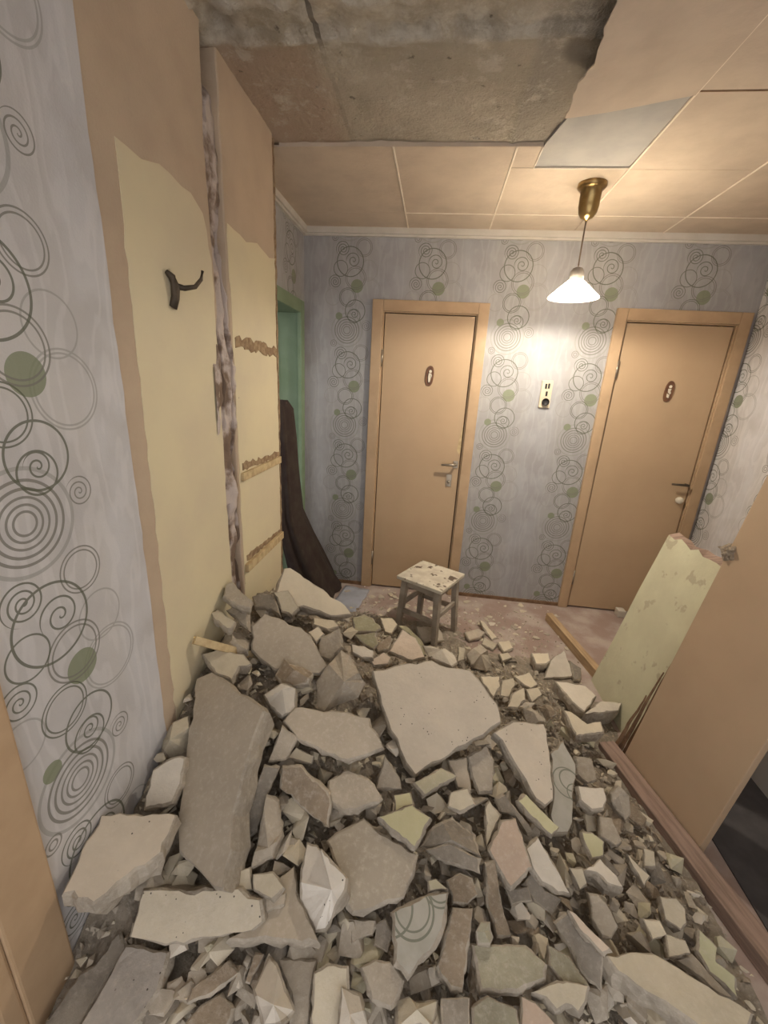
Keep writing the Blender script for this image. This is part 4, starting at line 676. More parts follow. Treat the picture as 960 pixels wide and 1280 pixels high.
(10, 1.756, -1.37, 0.055, 1.61, -0.36, 0.045, 'y', 'fist-sized dusty yellow chunk right of the long whitish slab, the one nearest the camera'),
(11, 1.621, -1.159, 0.067, 5.26, 0.11, 0.022, 'g', 'tiny grey chunk right of the cream triangle plate'),
(8, 0.214, -1.952, 0.541, 5.49, 0.24, 0.022, 'g', 'tiny grey chunk behind the tall grey slab'),
(8, 0.458, -2.512, 0.225, 0.2, 0.47, 0.03, 'g', 'small grey chunk right of the long grey beam-like slab, the one nearest the camera'),
(11, 1.496, -1.029, 0.057, 3.62, -0.16, 0.026, 'p', 'small pale chunk left of the upper right plate of the cracked cream plaster patch'),
(5, 0.638, -0.526, 0.042, 3.32, 0.64, 0.026, 'd', 'small dark grey chunk behind the olive green painted chunk'),
(11, 1.579, -1.363, 0.117, 5.36, -0.36, 0.026, 'y', 'small dusty yellow chunk right of the smooth grey oval pebble'),
(5, 1.66, -1.406, 0.105, 5.55, 0.4, 0.045, 'y', 'fist-sized dusty yellow chunk right of the long whitish slab, the one farthest back'),
(5, 0.756, -1.706, 0.423, 1.29, 0.54, 0.022, 'b', 'tiny brown chunk behind the wide grey slab'),
(1, 1.473, -2.288, 0.146, 4.52, -0.35, 0.036, 'w', 'fist-sized whitish chunk in front of the dark gritty slab'),
(4, 0.651, -1.497, 0.475, 5.5, 0.2, 0.022, 'g', 'tiny grey chunk right of the grey-beige upright block'),
(0, 0.493, -1.953, 0.463, 2.55, 0.25, 0.045, 'p', 'fist-sized pale chunk right of the tall grey slab'),
(1, 0.614, -2.41, 0.259, 2.1, -0.01, 0.018, 'w', 'tiny whitish chunk behind the narrow brown sliver'),
(13, 0.807, -2.29, 0.28, 4.79, 0.39, 0.026, 'g', 'small grey chunk in front of the white faceted spear-shaped chunk'),
(2, 1.024, -2.168, 0.278, 1.43, 0.36, 0.026, 'g', 'small grey chunk behind the little yellow chip'),
(10, 0.39, -2.295, 0.342, 0.38, 0.09, 0.03, 'p', 'small pale chunk right of the thick pale slab'),
(12, 1.036, -2.382, 0.204, 1.88, -0.58, 0.026, 'g', 'small grey chunk behind the pale faceted chunk'),
(5, 1.047, -2.35, 0.222, 3.75, -0.07, 0.022, 'w', 'tiny whitish chunk left of the long brown-grey slab'),
(12, 1.694, -2.063, 0.126, 2.76, -0.09, 0.018, 'g', 'tiny grey chunk in front of the cream oblong chip'),
(0, 1.869, -1.977, 0.055, 1.26, 0.18, 0.026, 'g', 'small grey chunk behind the thick rectangular slab'),
(9, 0.29, -2.2, 0.399, 0.66, -0.67, 0.022, 'p', 'tiny pale chunk left of the tall grey slab'),
(8, 1.324, -1.956, 0.222, 3.12, 0.59, 0.018, 'p', 'tiny pale chunk in front of the dark grey strip'),
(11, 1.874, -2.119, 0.047, 4.42, -0.68, 0.022, 'g', 'tiny grey chunk right of the pale green jagged slab'),
(5, 1.082, -1.85, 0.303, 2.05, -0.64, 0.036, 'c', 'fist-sized cream chunk in front of the largest flat pale slab'),
(11, 1.336, -2.353, 0.163, 2.65, 0.06, 0.045, 'p', 'fist-sized pale chunk in front of the light notched slab'),
(11, 0.605, -2.121, 0.371, 2.37, -0.36, 0.026, 'g', 'small grey chunk left of the dark brown slab'),
(8, 1.163, -2.158, 0.24, 2.86, 0.11, 0.03, 'c', 'small cream chunk right of the brown fan-like chunk'),
(5, 1.279, -2.182, 0.211, 2.47, 0.04, 0.03, 'w', 'small whitish chunk right of the long rough slab strip'),
(10, 1.316, -2.243, 0.195, 4.17, 0.59, 0.018, 'g', 'tiny grey chunk right of the broad rough grey-green slab'),
(5, 0.728, -2.376, 0.257, 2.99, -0.39, 0.045, 'g', 'fist-sized grey chunk in front of the flat beige slab'),
(12, 1.289, -2.168, 0.206, 0.04, -0.52, 0.022, 'c', 'tiny cream chunk in front of the small dark grey plate'),
(0, 1.639, -1.942, 0.141, 2.36, -0.64, 0.026, 'g', 'small grey chunk behind the rounded white-topped block'),
(6, 1.379, -1.329, 0.18, 0.81, 0.17, 0.022, 'd', 'tiny dark grey chunk left of the lower oval plate of the cracked cream plaster patch'),
(1, 1.822, -1.801, 0.067, 5.33, -0.4, 0.018, 'c', 'tiny cream chunk behind the small pale chip'),
(8, 0.664, -2.476, 0.221, 1.65, -0.26, 0.022, 'g', 'tiny grey chunk in front of the pale pyramid chunk'),
(10, 0.293, -1.505, 0.608, 2.92, -0.02, 0.036, 'w', 'fist-sized whitish chunk behind the broad beige slab'),
(3, 0.588, -2.456, 0.239, 4.44, 0.23, 0.026, 'd', 'small dark grey chunk right of the dim brown flat slab'),
(9, 0.739, -2.12, 0.348, 0.22, -0.39, 0.03, 'c', 'small cream chunk right of the dark brown slab'),
(6, 1.679, -1.894, 0.135, 2.79, 0.53, 0.03, 'g', 'small grey chunk behind the cream oblong chip, the one farthest back'),
(0, 0.621, -2.408, 0.248, 5.53, 0.44, 0.018, 'c', 'tiny cream chunk behind the narrow brown sliver'),
(7, 0.674, -2.381, 0.265, 0.97, -0.62, 0.045, 'd', 'fist-sized dark grey chunk in front of the flat beige slab'),
(4, 1.421, -2.123, 0.178, 5.28, -0.49, 0.026, 'b', 'small brown chunk in front of the bluish white slab'),
(10, 0.523, -2.403, 0.278, 6.26, 0.62, 0.018, 'y', 'tiny dusty yellow chunk behind the dim brown flat slab'),
(3, 0.732, -2.172, 0.319, 1.7, 0.55, 0.018, 'g', 'tiny grey chunk left of the large smooth beige slab'),
(8, 1.616, -2.158, 0.136, 4.69, -0.54, 0.045, 'g', 'fist-sized grey chunk behind the thick rectangular slab'),
(5, 0.943, -2.333, 0.246, 4.61, -0.2, 0.018, 'b', 'tiny brown chunk behind the smooth dark grey slab'),
(2, 0.512, -2.437, 0.255, 3.37, -0.54, 0.018, 'c', 'tiny cream chunk behind the dim brown flat slab'),
(8, 0.638, -2.181, 0.336, 5.96, -0.3, 0.018, 'y', 'tiny dusty yellow chunk right of the slender wedge chunk'),
(1, 1.183, -2.157, 0.238, 0.96, -0.33, 0.022, 'g', 'tiny grey chunk behind the long rough slab strip'),
(13, 1.67, -1.777, 0.119, 3.76, 0.68, 0.018, 'g', 'tiny grey chunk in front of the white-topped stepped block, the one farthest back'),
(12, 1.65, -1.451, 0.12, 4.22, 0.34, 0.022, 'g', 'tiny grey chunk right of the long whitish slab, the one farthest back'),
(3, 1.588, -2.109, 0.138, 2.88, -0.37, 0.022, 'c', 'tiny cream chunk right of the smooth oval grey stone'),
(13, 1.269, -2.212, 0.201, 5.95, -0.38, 0.026, 'b', 'small brown chunk in front of the long rough slab strip'),
(6, 0.513, -2.394, 0.276, 2.87, -0.23, 0.03, 'g', 'small grey chunk behind the dim brown flat slab, the one farthest back'),
(10, 0.638, -2.423, 0.25, 1.52, -0.4, 0.03, 'b', 'small brown chunk in front of the narrow brown sliver'),
(12, 0.869, -2.046, 0.343, 1.19, 0.46, 0.036, 'g', 'fist-sized grey chunk right of the block-like grey chunk'),
(0, 0.505, -2.242, 0.35, 3.03, -0.69, 0.03, 'g', 'small grey chunk in front of the tall grey slab, the one nearest the camera'),
(2, 0.873, -2.393, 0.242, 3.11, -0.63, 0.026, 'y', 'small dusty yellow chunk left of the smooth dark grey slab'),
(1, 0.394, -1.488, 0.58, 4.26, -0.12, 0.036, 'd', 'fist-sized dark grey chunk behind the broad beige slab'),
(13, 1.79, -1.485, 0.06, 2.47, 0.43, 0.045, 'p', 'fist-sized pale chunk behind the white-topped stepped block'),
(6, 0.461, -2.497, 0.24, 0.82, 0.29, 0.045, 'd', 'fist-sized dark grey chunk right of the long grey beam-like slab'),
(6, 1.506, -1.944, 0.175, 3.7, -0.38, 0.03, 'g', 'small grey chunk left of the pale yellow-green lump'),
(7, 1.334, -1.99, 0.228, 5.53, 0.16, 0.03, 'g', 'small grey chunk right of the pink-beige pointed slab'),
(5, 1.45, -2.114, 0.17, 0.08, 0.51, 0.018, 'd', 'tiny dark grey chunk behind the narrow pinkish strip'),
(5, 1.582, -1.853, 0.157, 3.55, -0.26, 0.036, 'p', 'fist-sized pale chunk in front of the white-topped stepped block'),
(12, 1.752, -2.114, 0.091, 0.67, -0.48, 0.03, 'c', 'small cream chunk behind the thick rectangular slab'),
(0, 1.54, -1.858, 0.174, 6.11, -0.58, 0.018, 'g', 'tiny grey chunk in front of the white-topped stepped block, the one nearest the camera'),
(1, 0.491, -1.987, 0.448, 0.79, -0.42, 0.018, 'c', 'tiny cream chunk right of the tall grey slab'),
(1, 1.508, -2.251, 0.159, 3.49, 0.45, 0.018, 'y', 'tiny dusty yellow chunk right of the dark gritty slab'),
(0, 1.695, -1.807, 0.121, 3.86, -0.06, 0.045, 'b', 'fist-sized brown chunk in front of the white-topped stepped block'),
(9, 0.915, -2.436, 0.219, 5.76, 0.33, 0.036, 'g', 'fist-sized grey chunk right of the white wedge chunk, the one farthest back'),
(7, 0.212, -2.099, 0.456, 5.95, 0.22, 0.022, 'c', 'tiny cream chunk left of the tall grey slab'),
(1, 0.613, -1.294, 0.452, 5.35, -0.1, 0.022, 'p', 'tiny pale chunk left of the olive green painted chunk'),
(3, 1.118, -2.137, 0.261, 2.56, 0.58, 0.036, 'd', 'fist-sized dark grey chunk in front of the dark grey flat slab'),
(3, 1.596, -1.973, 0.141, 4.74, 0.54, 0.045, 'd', 'fist-sized dark grey chunk behind the rounded white-topped block'),
(11, 1.625, -1.338, 0.095, 0.09, -0.19, 0.018, 'g', 'tiny grey chunk behind the long whitish slab, the one farthest back'),
(13, 0.644, -2.483, 0.234, 2.15, 0.47, 0.018, 'g', 'tiny grey chunk left of the pale pyramid chunk'),
(8, 1.691, -1.483, 0.104, 5.48, 0.57, 0.022, 'g', 'tiny grey chunk right of the long whitish slab, the one nearest the camera'),
(3, 0.645, -1.973, 0.414, 5.57, 0.37, 0.018, 'p', 'tiny pale chunk left of the wide grey slab'),
(7, 0.773, -1.772, 0.415, 0.69, 0.08, 0.03, 'c', 'small cream chunk right of the wide grey slab'),
(1, 1.616, -2.283, 0.119, 2.71, -0.62, 0.03, 'y', 'small dusty yellow chunk in front of the thick rectangular slab'),
(3, 1.664, -1.95, 0.124, 4.96, -0.6, 0.018, 'd', 'tiny dark grey chunk left of the cream oblong chip'),
(2, 1.769, -1.942, 0.096, 0.1, -0.06, 0.045, 'd', 'fist-sized dark grey chunk right of the cream oblong chip'),
(3, 1.057, -2.414, 0.194, 2.95, -0.27, 0.036, 'c', 'fist-sized cream chunk right of the pale faceted chunk'),
(0, 0.471, -2.064, 0.422, 4.84, -0.37, 0.045, 'g', 'fist-sized grey chunk right of the tall grey slab, in between two like it'),
(11, 1.284, -1.874, 0.242, 1.64, 0.09, 0.036, 'g', 'fist-sized grey chunk behind the dark grey strip'),
(12, 0.521, -2.221, 0.344, 5.58, 0.23, 0.03, 'g', 'small grey chunk in front of the tall grey slab, the one farthest back'),
(0, 0.468, -2.466, 0.254, 0.44, 0.35, 0.018, 'g', 'tiny grey chunk right of the long grey beam-like slab'),
(3, 1.528, -2.254, 0.146, 3.72, -0.35, 0.036, 'p', 'fist-sized pale chunk left of the thick rectangular slab'),
(3, 1.524, -1.987, 0.17, 5.02, -0.69, 0.03, 'c', 'small cream chunk in front of the pale yellow-green lump'),
(2, 0.824, -2.302, 0.268, 2.04, 0.66, 0.045, 'p', 'fist-sized pale chunk left of the thin grey plate'),
(5, 0.649, -2.199, 0.339, 1.89, -0.34, 0.022, 'g', 'tiny grey chunk right of the slender wedge chunk'),
(13, 0.453, -1.432, 0.542, 4.37, -0.69, 0.018, 'g', 'tiny grey chunk behind the broad beige slab'),
(9, 0.56, -1.84, 0.464, 6.11, -0.52, 0.018, 'd', 'tiny dark grey chunk right of the pale two-sided block'),
(12, 1.782, -1.616, 0.083, 3.91, 0.45, 0.03, 'c', 'small cream chunk right of the white-topped stepped block'),
(2, 1.726, -1.615, 0.097, 0.59, 0.65, 0.018, 'g', 'tiny grey chunk behind the white-topped stepped block'),
(2, 1.295, -1.758, 0.243, 5.07, 0.29, 0.022, 'p', 'tiny pale chunk left of the long whitish slab'),
(7, 1.785, -2.093, 0.098, 2.95, -0.05, 0.036, 'd', 'fist-sized dark grey chunk behind the thick rectangular slab'),
(9, 1.666, -2.076, 0.136, 3.77, 0.7, 0.026, 'y', 'small dusty yellow chunk right of the smooth oval grey stone'),
(2, 1.259, -1.818, 0.253, 0.58, 0.03, 0.045, 'y', 'fist-sized dusty yellow chunk right of the upper rough beige slab'),
(2, 1.627, -2.301, 0.122, 4.46, 0.6, 0.03, 'g', 'small grey chunk in front of the thick rectangular slab'),
(12, 1.307, -1.699, 0.236, 0.11, 0.21, 0.036, 'g', 'fist-sized grey chunk left of the long whitish slab, the one farthest back'),
(6, 0.5, -2.263, 0.324, 4.32, 0.15, 0.018, 'g', 'tiny grey chunk in front of the tall grey slab'),
(13, 0.477, -2.481, 0.229, 0.44, 0.42, 0.03, 'b', 'small brown chunk right of the long grey beam-like slab'),
(5, 0.362, -1.838, 0.53, 4.53, 0.7, 0.036, 'g', 'fist-sized grey chunk right of the pale wedge chunk'),
(2, 0.346, -1.848, 0.527, 1.98, 0.01, 0.018, 'g', 'tiny grey chunk in front of the pale wedge chunk'),
(0, 1.866, -1.784, 0.056, 4.57, -0.2, 0.018, 'b', 'tiny brown chunk behind the small pale chip'),
(9, 0.874, -2.359, 0.246, 1.38, 0.42, 0.026, 'g', 'small grey chunk behind the smooth dark grey slab'),
(7, 1.453, -2.018, 0.176, 1.14, 0.15, 0.018, 'b', 'tiny brown chunk right of the bluish white slab'),
(6, 0.541, -2.42, 0.258, 2.8, -0.02, 0.026, 'g', 'small grey chunk behind the dim brown flat slab, the one nearest the camera'),
(12, 0.346, -1.783, 0.548, 4.63, -0.62, 0.022, 'y', 'tiny dusty yellow chunk right of the pale wedge chunk'),
(13, 1.896, -1.948, 0.049, 2.6, 0.24, 0.018, 'w', 'tiny whitish chunk behind the thick rectangular slab, the one farthest back'),
(4, 0.606, -2.433, 0.259, 1.32, 0.23, 0.022, 'w', 'tiny whitish chunk left of the narrow brown sliver'),
(5, 1.531, -2.319, 0.136, 4.76, -0.33, 0.045, 'w', 'fist-sized whitish chunk left of the thick rectangular slab, the one nearest the camera'),
(6, 1.861, -2.027, 0.064, 3.6, 0.57, 0.022, 'w', 'tiny whitish chunk behind the thick rectangular slab, in between two like it'),
(0, 1.383, -2.111, 0.197, 0.91, 0.25, 0.018, 'g', 'tiny grey chunk in front of the bluish white slab'),
(2, 1.696, -1.41, 0.101, 4.05, 0.36, 0.036, 'b', 'fist-sized brown chunk right of the long whitish slab'),
]
FLAKES = [
(2, 0.226, -0.159, 3.25, 0.024, 'p', 'large pale flake on the floor by the dark cloth, first from the left'),
(4, 0.237, -0.057, 5.59, 0.034, 'p', 'large pale flake on the floor by the dark cloth, second from the left'),
(3, 0.294, -0.11, 4.74, 0.01, 'g', 'thin grey flake on the floor by the dark cloth, first from the left'),
(3, 0.311, -0.1, 4.17, 0.014, 'p', 'thin pale flake on the floor by the dark cloth, first from the left'),
(2, 0.376, -0.156, 1.58, 0.01, 'c', 'thin cream flake on the floor by the dark cloth, first from the left'),
(5, 0.386, -0.149, 5.83, 0.034, 'g', 'large grey flake on the floor by the dark cloth'),
(1, 0.452, -0.357, 5.81, 0.01, 'p', 'thin pale flake on the floor by the dark cloth, second from the left'),
(3, 0.463, -0.366, 4.45, 0.01, 'g', 'thin grey flake on the floor by the dark cloth, second from the left'),
(1, 0.422, -0.143, 4.86, 0.018, 'p', 'thin pale flake on the floor by the dark cloth, third from the left'),
(4, 0.452, -0.167, 2.0, 0.018, 'w', 'thin whitish flake on the floor by the dark cloth, first from the left'),
(0, 0.476, -0.245, 5.27, 0.01, 'g', 'thin grey flake on the floor by the dark cloth, third from the left'),
(1, 0.497, -0.337, 1.3, 0.014, 'g', 'thin grey flake on the floor by the dark cloth, fourth from the left'),
(2, 0.53, -0.262, 0.23, 0.014, 'p', 'thin pale flake on the floor by the dark cloth, fourth from the left'),
(1, 0.544, -0.314, 2.98, 0.014, 'p', 'thin pale flake on the floor by the dark cloth, fifth from the left'),
(4, 0.501, -0.033, 4.42, 0.01, 'w', 'thin whitish flake on the floor by the dark cloth, second from the left'),
(2, 0.553, -0.231, 3.07, 0.01, 'p', 'thin pale flake on the floor by the dark cloth, sixth from the left'),
(4, 0.544, -0.095, 3.51, 0.018, 'p', 'thin pale flake on the floor by the dark cloth, seventh from the left'),
(3, 0.602, -0.438, 2.93, 0.014, 'p', 'thin pale flake on the floor by the dark cloth, eighth from the left'),
(3, 0.604, -0.412, 0.02, 0.014, 'p', 'thin pale flake on the floor by the dark cloth, ninth from the left'),
(2, 0.594, -0.342, 3.59, 0.014, 'g', 'thin grey flake on the floor by the dark cloth, fifth from the left'),
(1, 0.573, -0.185, 6.25, 0.034, 'c', 'large cream flake on the floor by the dark cloth'),
(3, 0.597, -0.324, 2.26, 0.018, 'p', 'thin pale flake on the floor by the dark cloth, tenth from the left'),
(0, 0.615, -0.299, 1.2, 0.014, 'c', 'thin cream flake on the floor by the dark cloth, second from the left'),
(4, 0.625, -0.259, 4.78, 0.018, 'c', 'thin cream flake on the floor left of the stool, first from the left'),
(0, 0.644, -0.247, 0.72, 0.014, 'w', 'thin whitish flake on the floor left of the stool'),
(0, 0.667, -0.345, 1.36, 0.014, 'p', 'thin pale flake on the floor left of the stool, first from the left'),
(0, 0.682, -0.431, 6.15, 0.024, 'c', 'large cream flake on the floor left of the stool, first from the left'),
(2, 0.649, -0.175, 6.1, 0.034, 'g', 'large grey flake on the floor before the left tan door, first from the left'),
(0, 0.68, -0.336, 4.62, 0.024, 'g', 'large grey flake on the floor left of the stool, first from the left'),
(3, 0.663, -0.062, 3.73, 0.018, 'p', 'thin pale flake on the floor before the left tan door, first from the left'),
(0, 0.715, -0.411, 4.17, 0.01, 'p', 'thin pale flake on the floor left of the stool, second from the left'),
(3, 0.727, -0.425, 4.73, 0.014, 'p', 'thin pale flake on the floor left of the stool, third from the left'),
(4, 0.691, -0.049, 0.62, 0.018, 'c', 'thin cream flake on the floor before the left tan door, first from the left'),
(5, 0.717, -0.129, 4.19, 0.034, 'p', 'large pale flake on the floor before the left tan door, first from the left'),
(1, 0.725, -0.185, 0.24, 0.018, 'p', 'thin pale flake on the floor before the left tan door, second from the left'),
(3, 0.743, -0.351, 3.84, 0.034, 'c', 'large cream flake on the floor left of the stool, second from the left'),
(3, 0.726, -0.085, 2.01, 0.018, 'w', 'thin whitish flake on the floor before the left tan door'),
(0, 0.748, -0.161, 2.64, 0.034, 'p', 'large pale flake on the floor before the left tan door, second from the left'),
(5, 0.748, -0.085, 0.09, 0.018, 'p', 'thin pale flake on the floor before the left tan door, third from the left'),
(2, 0.804, -0.638, 2.64, 0.01, 'c', 'thin cream flake on the floor left of the stool, second from the left'),
(0, 0.807, -0.663, 4.59, 0.01, 'g', 'thin grey flake on the floor left of the stool'),
(5, 0.769, -0.252, 2.93, 0.018, 'c', 'thin cream flake on the floor left of the stool, third from the left'),
(4, 0.777, -0.305, 3.77, 0.024, 'p', 'large pale flake on the floor left of the stool'),
(2, 0.798, -0.371, 4.98, 0.018, 'p', 'thin pale flake on the floor left of the stool, fourth from the left'),
(2, 0.781, -0.172, 1.55, 0.018, 'c', 'thin cream flake on the floor before the left tan door, second from the left'),
(0, 0.799, -0.248, 3.2, 0.034, 'g', 'large grey flake on the floor left of the stool, second from the left'),
(4, 0.811, -0.298, 4.4, 0.018, 'c', 'thin cream flake on the floor around the stool legs, first from the left'),
(3, 0.835, -0.403, 4.98, 0.024, 'w', 'large whitish flake on the floor around the stool legs, first from the left'),
(4, 0.845, -0.336, 5.81, 0.01, 'p', 'thin pale flake on the floor around the stool legs, first from the left'),
(1, 0.851, -0.277, 6.14, 0.018, 'p', 'thin pale flake on the floor around the stool legs, second from the left'),
(1, 0.867, -0.255, 3.29, 0.024, 'p', 'large pale flake on the floor around the stool legs, first from the left'),
(5, 0.862, -0.063, 3.34, 0.014, 'p', 'thin pale flake on the floor before the left tan door, fourth from the left'),
(5, 0.912, -0.547, 2.72, 0.024, 'p', 'large pale flake on the floor around the stool legs, second from the left'),
(2, 0.888, -0.117, 5.32, 0.024, 'c', 'large cream flake on the floor before the left tan door'),
(3, 0.917, -0.505, 4.15, 0.01, 'p', 'thin pale flake on the floor around the stool legs, third from the left'),
(3, 0.917, -0.369, 3.26, 0.024, 'c', 'large cream flake on the floor around the stool legs'),
(1, 0.916, -0.272, 5.9, 0.024, 'p', 'large pale flake on the floor around the stool legs, third from the left'),
(2, 0.919, -0.21, 1.28, 0.01, 'g', 'thin grey flake on the floor around the stool legs, first from the left'),
(5, 0.978, -0.333, 4.26, 0.018, 'c', 'thin cream flake on the floor around the stool legs, second from the left'),
(0, 0.979, -0.236, 3.6, 0.014, 'p', 'thin pale flake on the floor around the stool legs, fourth from the left'),
(3, 0.99, -0.358, 4.3, 0.024, 'p', 'large pale flake on the floor around the stool legs, fourth from the left'),
(4, 0.989, -0.119, 5.0, 0.01, 'p', 'thin pale flake on the floor before the left tan door, fifth from the left'),
(4, 1.008, -0.321, 2.0, 0.024, 'g', 'large grey flake on the floor around the stool legs'),
(4, 1.01, -0.165, 2.31, 0.018, 'w', 'thin whitish flake on the floor around the stool legs, first from the left'),
(1, 1.026, -0.26, 5.42, 0.034, 'p', 'large pale flake on the floor around the stool legs, fifth from the left'),
(1, 1.023, -0.041, 4.35, 0.024, 'g', 'large grey flake on the floor before the left tan door, second from the left'),
(4, 1.027, -0.185, 4.66, 0.01, 'g', 'thin grey flake on the floor around the stool legs, second from the left'),
(0, 1.035, -0.357, 1.45, 0.024, 'w', 'large whitish flake on the floor around the stool legs, second from the left'),
(3, 1.041, -0.08, 4.79, 0.024, 'p', 'large pale flake on the floor before the left tan door, third from the left'),
(4, 1.051, -0.214, 4.49, 0.014, 'p', 'thin pale flake on the floor around the stool legs, fifth from the left'),
(0, 1.058, -0.141, 2.37, 0.01, 'p', 'thin pale flake on the floor before the left tan door, sixth from the left'),
(5, 1.067, -0.341, 5.0, 0.034, 'w', 'large whitish flake on the floor around the stool legs, third from the left'),
(1, 1.084, -0.122, 6.01, 0.024, 'p', 'large pale flake on the floor before the left tan door, fourth from the left'),
(5, 1.099, -0.187, 3.46, 0.014, 'p', 'thin pale flake on the floor around the stool legs, sixth from the left'),
(2, 1.118, -0.23, 5.75, 0.018, 'p', 'thin pale flake on the floor around the stool legs, seventh from the left'),
(0, 1.134, -0.345, 4.6, 0.01, 'p', 'thin pale flake on the floor around the stool legs, eighth from the left'),
(2, 1.152, -0.597, 1.87, 0.01, 'g', 'thin grey flake on the floor around the stool legs, third from the left'),
(1, 1.168, -0.068, 1.92, 0.014, 'p', 'thin pale flake on the floor before the left tan door, seventh from the left'),
(4, 1.163, -0.319, 3.91, 0.01, 'p', 'thin pale flake on the floor around the stool legs, ninth from the left'),
(1, 1.194, -0.526, 1.72, 0.01, 'p', 'thin pale flake on the floor around the stool legs, tenth from the left'),
(2, 1.213, -0.098, 4.18, 0.024, 'p', 'large pale flake on the floor before the left tan door, fifth from the left'),
(5, 1.198, -0.563, 4.57, 0.018, 'p', 'thin pale flake on the floor around the stool legs, eleventh from the left'),
(0, 1.227, -0.133, 0.63, 0.01, 'g', 'thin grey flake on the floor around the stool legs, fourth from the left'),
(3, 1.232, -0.31, 4.84, 0.01, 'p', 'thin pale flake on the floor around the stool legs, twelfth from the left'),
(5, 1.229, -0.431, 4.88, 0.014, 'p', 'thin pale flake on the floor around the stool legs, thirteenth from the left'),
(1, 1.236, -0.325, 4.2, 0.01, 'w', 'thin whitish flake on the floor around the stool legs, second from the left'),
(0, 1.251, -0.043, 3.06, 0.01, 'g', 'thin grey flake on the floor before the left tan door'),
(5, 1.255, -0.595, 3.12, 0.018, 'p', 'thin pale flake on the floor around the stool legs, fourteenth from the left'),
(2, 1.279, -0.269, 3.46, 0.018, 'w', 'thin whitish flake on the floor around the stool legs, third from the left'),
(4, 1.294, -0.109, 0.33, 0.034, 'p', 'large pale flake on the floor around the stool legs, sixth from the left'),
(1, 1.304, -0.039, 4.45, 0.01, 'p', 'thin pale flake on the floor before the left tan door, eighth from the left'),
(5, 1.266, -0.697, 2.2, 0.024, 'p', 'large pale flake on the floor around the stool legs, seventh from the left'),
(1, 1.305, -0.282, 6.13, 0.01, 'g', 'thin grey flake on the floor between stool and plank, first from the left'),
(4, 1.302, -0.382, 0.92, 0.024, 'p', 'large pale flake on the floor between stool and plank, first from the left'),
(4, 1.33, -0.263, 4.2, 0.014, 'p', 'thin pale flake on the floor between stool and plank, first from the left'),
(0, 1.342, -0.144, 4.6, 0.01, 'p', 'thin pale flake on the floor between stool and plank, second from the left'),
(1, 1.325, -0.401, 1.52, 0.018, 'w', 'thin whitish flake on the floor between stool and plank, first from the left'),
(4, 1.371, -0.08, 6.0, 0.01, 'p', 'thin pale flake on the floor along the foot of the far wall'),
(2, 1.358, -0.258, 4.15, 0.01, 'g', 'thin grey flake on the floor between stool and plank, second from the left'),
(4, 1.367, -0.207, 4.83, 0.024, 'p', 'large pale flake on the floor between stool and plank, second from the left'),
(1, 1.382, -0.191, 3.69, 0.014, 'p', 'thin pale flake on the floor between stool and plank, third from the left'),
(1, 1.353, -0.587, 0.62, 0.024, 'p', 'large pale flake on the floor between stool and plank, third from the left'),
(4, 1.375, -0.401, 6.22, 0.034, 'p', 'large pale flake on the floor between stool and plank, fourth from the left'),
(1, 1.412, -0.128, 1.82, 0.01, 'p', 'thin pale flake on the floor between stool and plank, fourth from the left'),
(2, 1.377, -0.541, 1.44, 0.024, 'g', 'large grey flake on the floor between stool and plank, first from the left'),
(3, 1.412, -0.344, 1.18, 0.034, 'p', 'large pale flake on the floor between stool and plank, fifth from the left'),
(1, 1.445, -0.29, 0.28, 0.024, 'p', 'large pale flake on the floor between stool and plank, sixth from the left'),
(1, 1.459, -0.374, 4.22, 0.034, 'w', 'large whitish flake on the floor between stool and plank, first from the left'),
(2, 1.464, -0.391, 2.36, 0.014, 'p', 'thin pale flake on the floor between stool and plank, fifth from the left'),
(2, 1.474, -0.321, 5.52, 0.014, 'p', 'thin pale flake on the floor between stool and plank, sixth from the left'),
(5, 1.484, -0.393, 3.85, 0.014, 'p', 'thin pale flake on the floor between stool and plank, seventh from the left'),
(1, 1.543, -0.059, 6.22, 0.01, 'p', 'thin pale flake on the floor between stool and plank, eighth from the left'),
(4, 1.508, -0.355, 3.68, 0.018, 'g', 'thin grey flake on the floor between stool and plank, third from the left'),
(0, 1.498, -0.488, 5.72, 0.014, 'p', 'thin pale flake on the floor between stool and plank, ninth from the left'),
(3, 1.495, -0.553, 1.08, 0.014, 'p', 'thin pale flake on the floor between stool and plank, tenth from the left'),
(3, 1.536, -0.284, 0.42, 0.014, 'p', 'thin pale flake on the floor between stool and plank, eleventh from the left'),
(0, 1.512, -0.505, 5.04, 0.01, 'p', 'thin pale flake on the floor between stool and plank, twelfth from the left'),
(0, 1.532, -0.416, 4.71, 0.024, 'g', 'large grey flake on the floor between stool and plank, second from the left'),
(4, 1.584, -0.109, 0.89, 0.018, 'p', 'thin pale flake on the floor between stool and plank, thirteenth from the left'),
(1, 1.565, -0.427, 1.31, 0.014, 'w', 'thin whitish flake on the floor between stool and plank, second from the left'),
(1, 1.561, -0.531, 5.57, 0.01, 'p', 'thin pale flake on the floor between stool and plank, fourteenth from the left'),
(3, 1.584, -0.412, 1.31, 0.018, 'w', 'thin whitish flake on the floor between stool and plank, third from the left'),
(1, 1.56, -0.602, 1.96, 0.024, 'g', 'large grey flake on the floor between stool and plank, third from the left'),
(5, 1.602, -0.398, 1.18, 0.034, 'g', 'large grey flake on the floor between stool and plank, fourth from the left'),
(1, 1.618, -0.356, 5.78, 0.018, 'p', 'thin pale flake on the floor between stool and plank, fifteenth from the left'),
(3, 1.655, -0.166, 5.25, 0.024, 'p', 'large pale flake on the floor between stool and plank, seventh from the left'),
(1, 1.605, -0.476, 3.16, 0.024, 'p', 'large pale flake on the floor between stool and plank, eighth from the left'),
(5, 1.644, -0.386, 0.11, 0.018, 'c', 'thin cream flake on the floor between stool and plank, first from the left'),
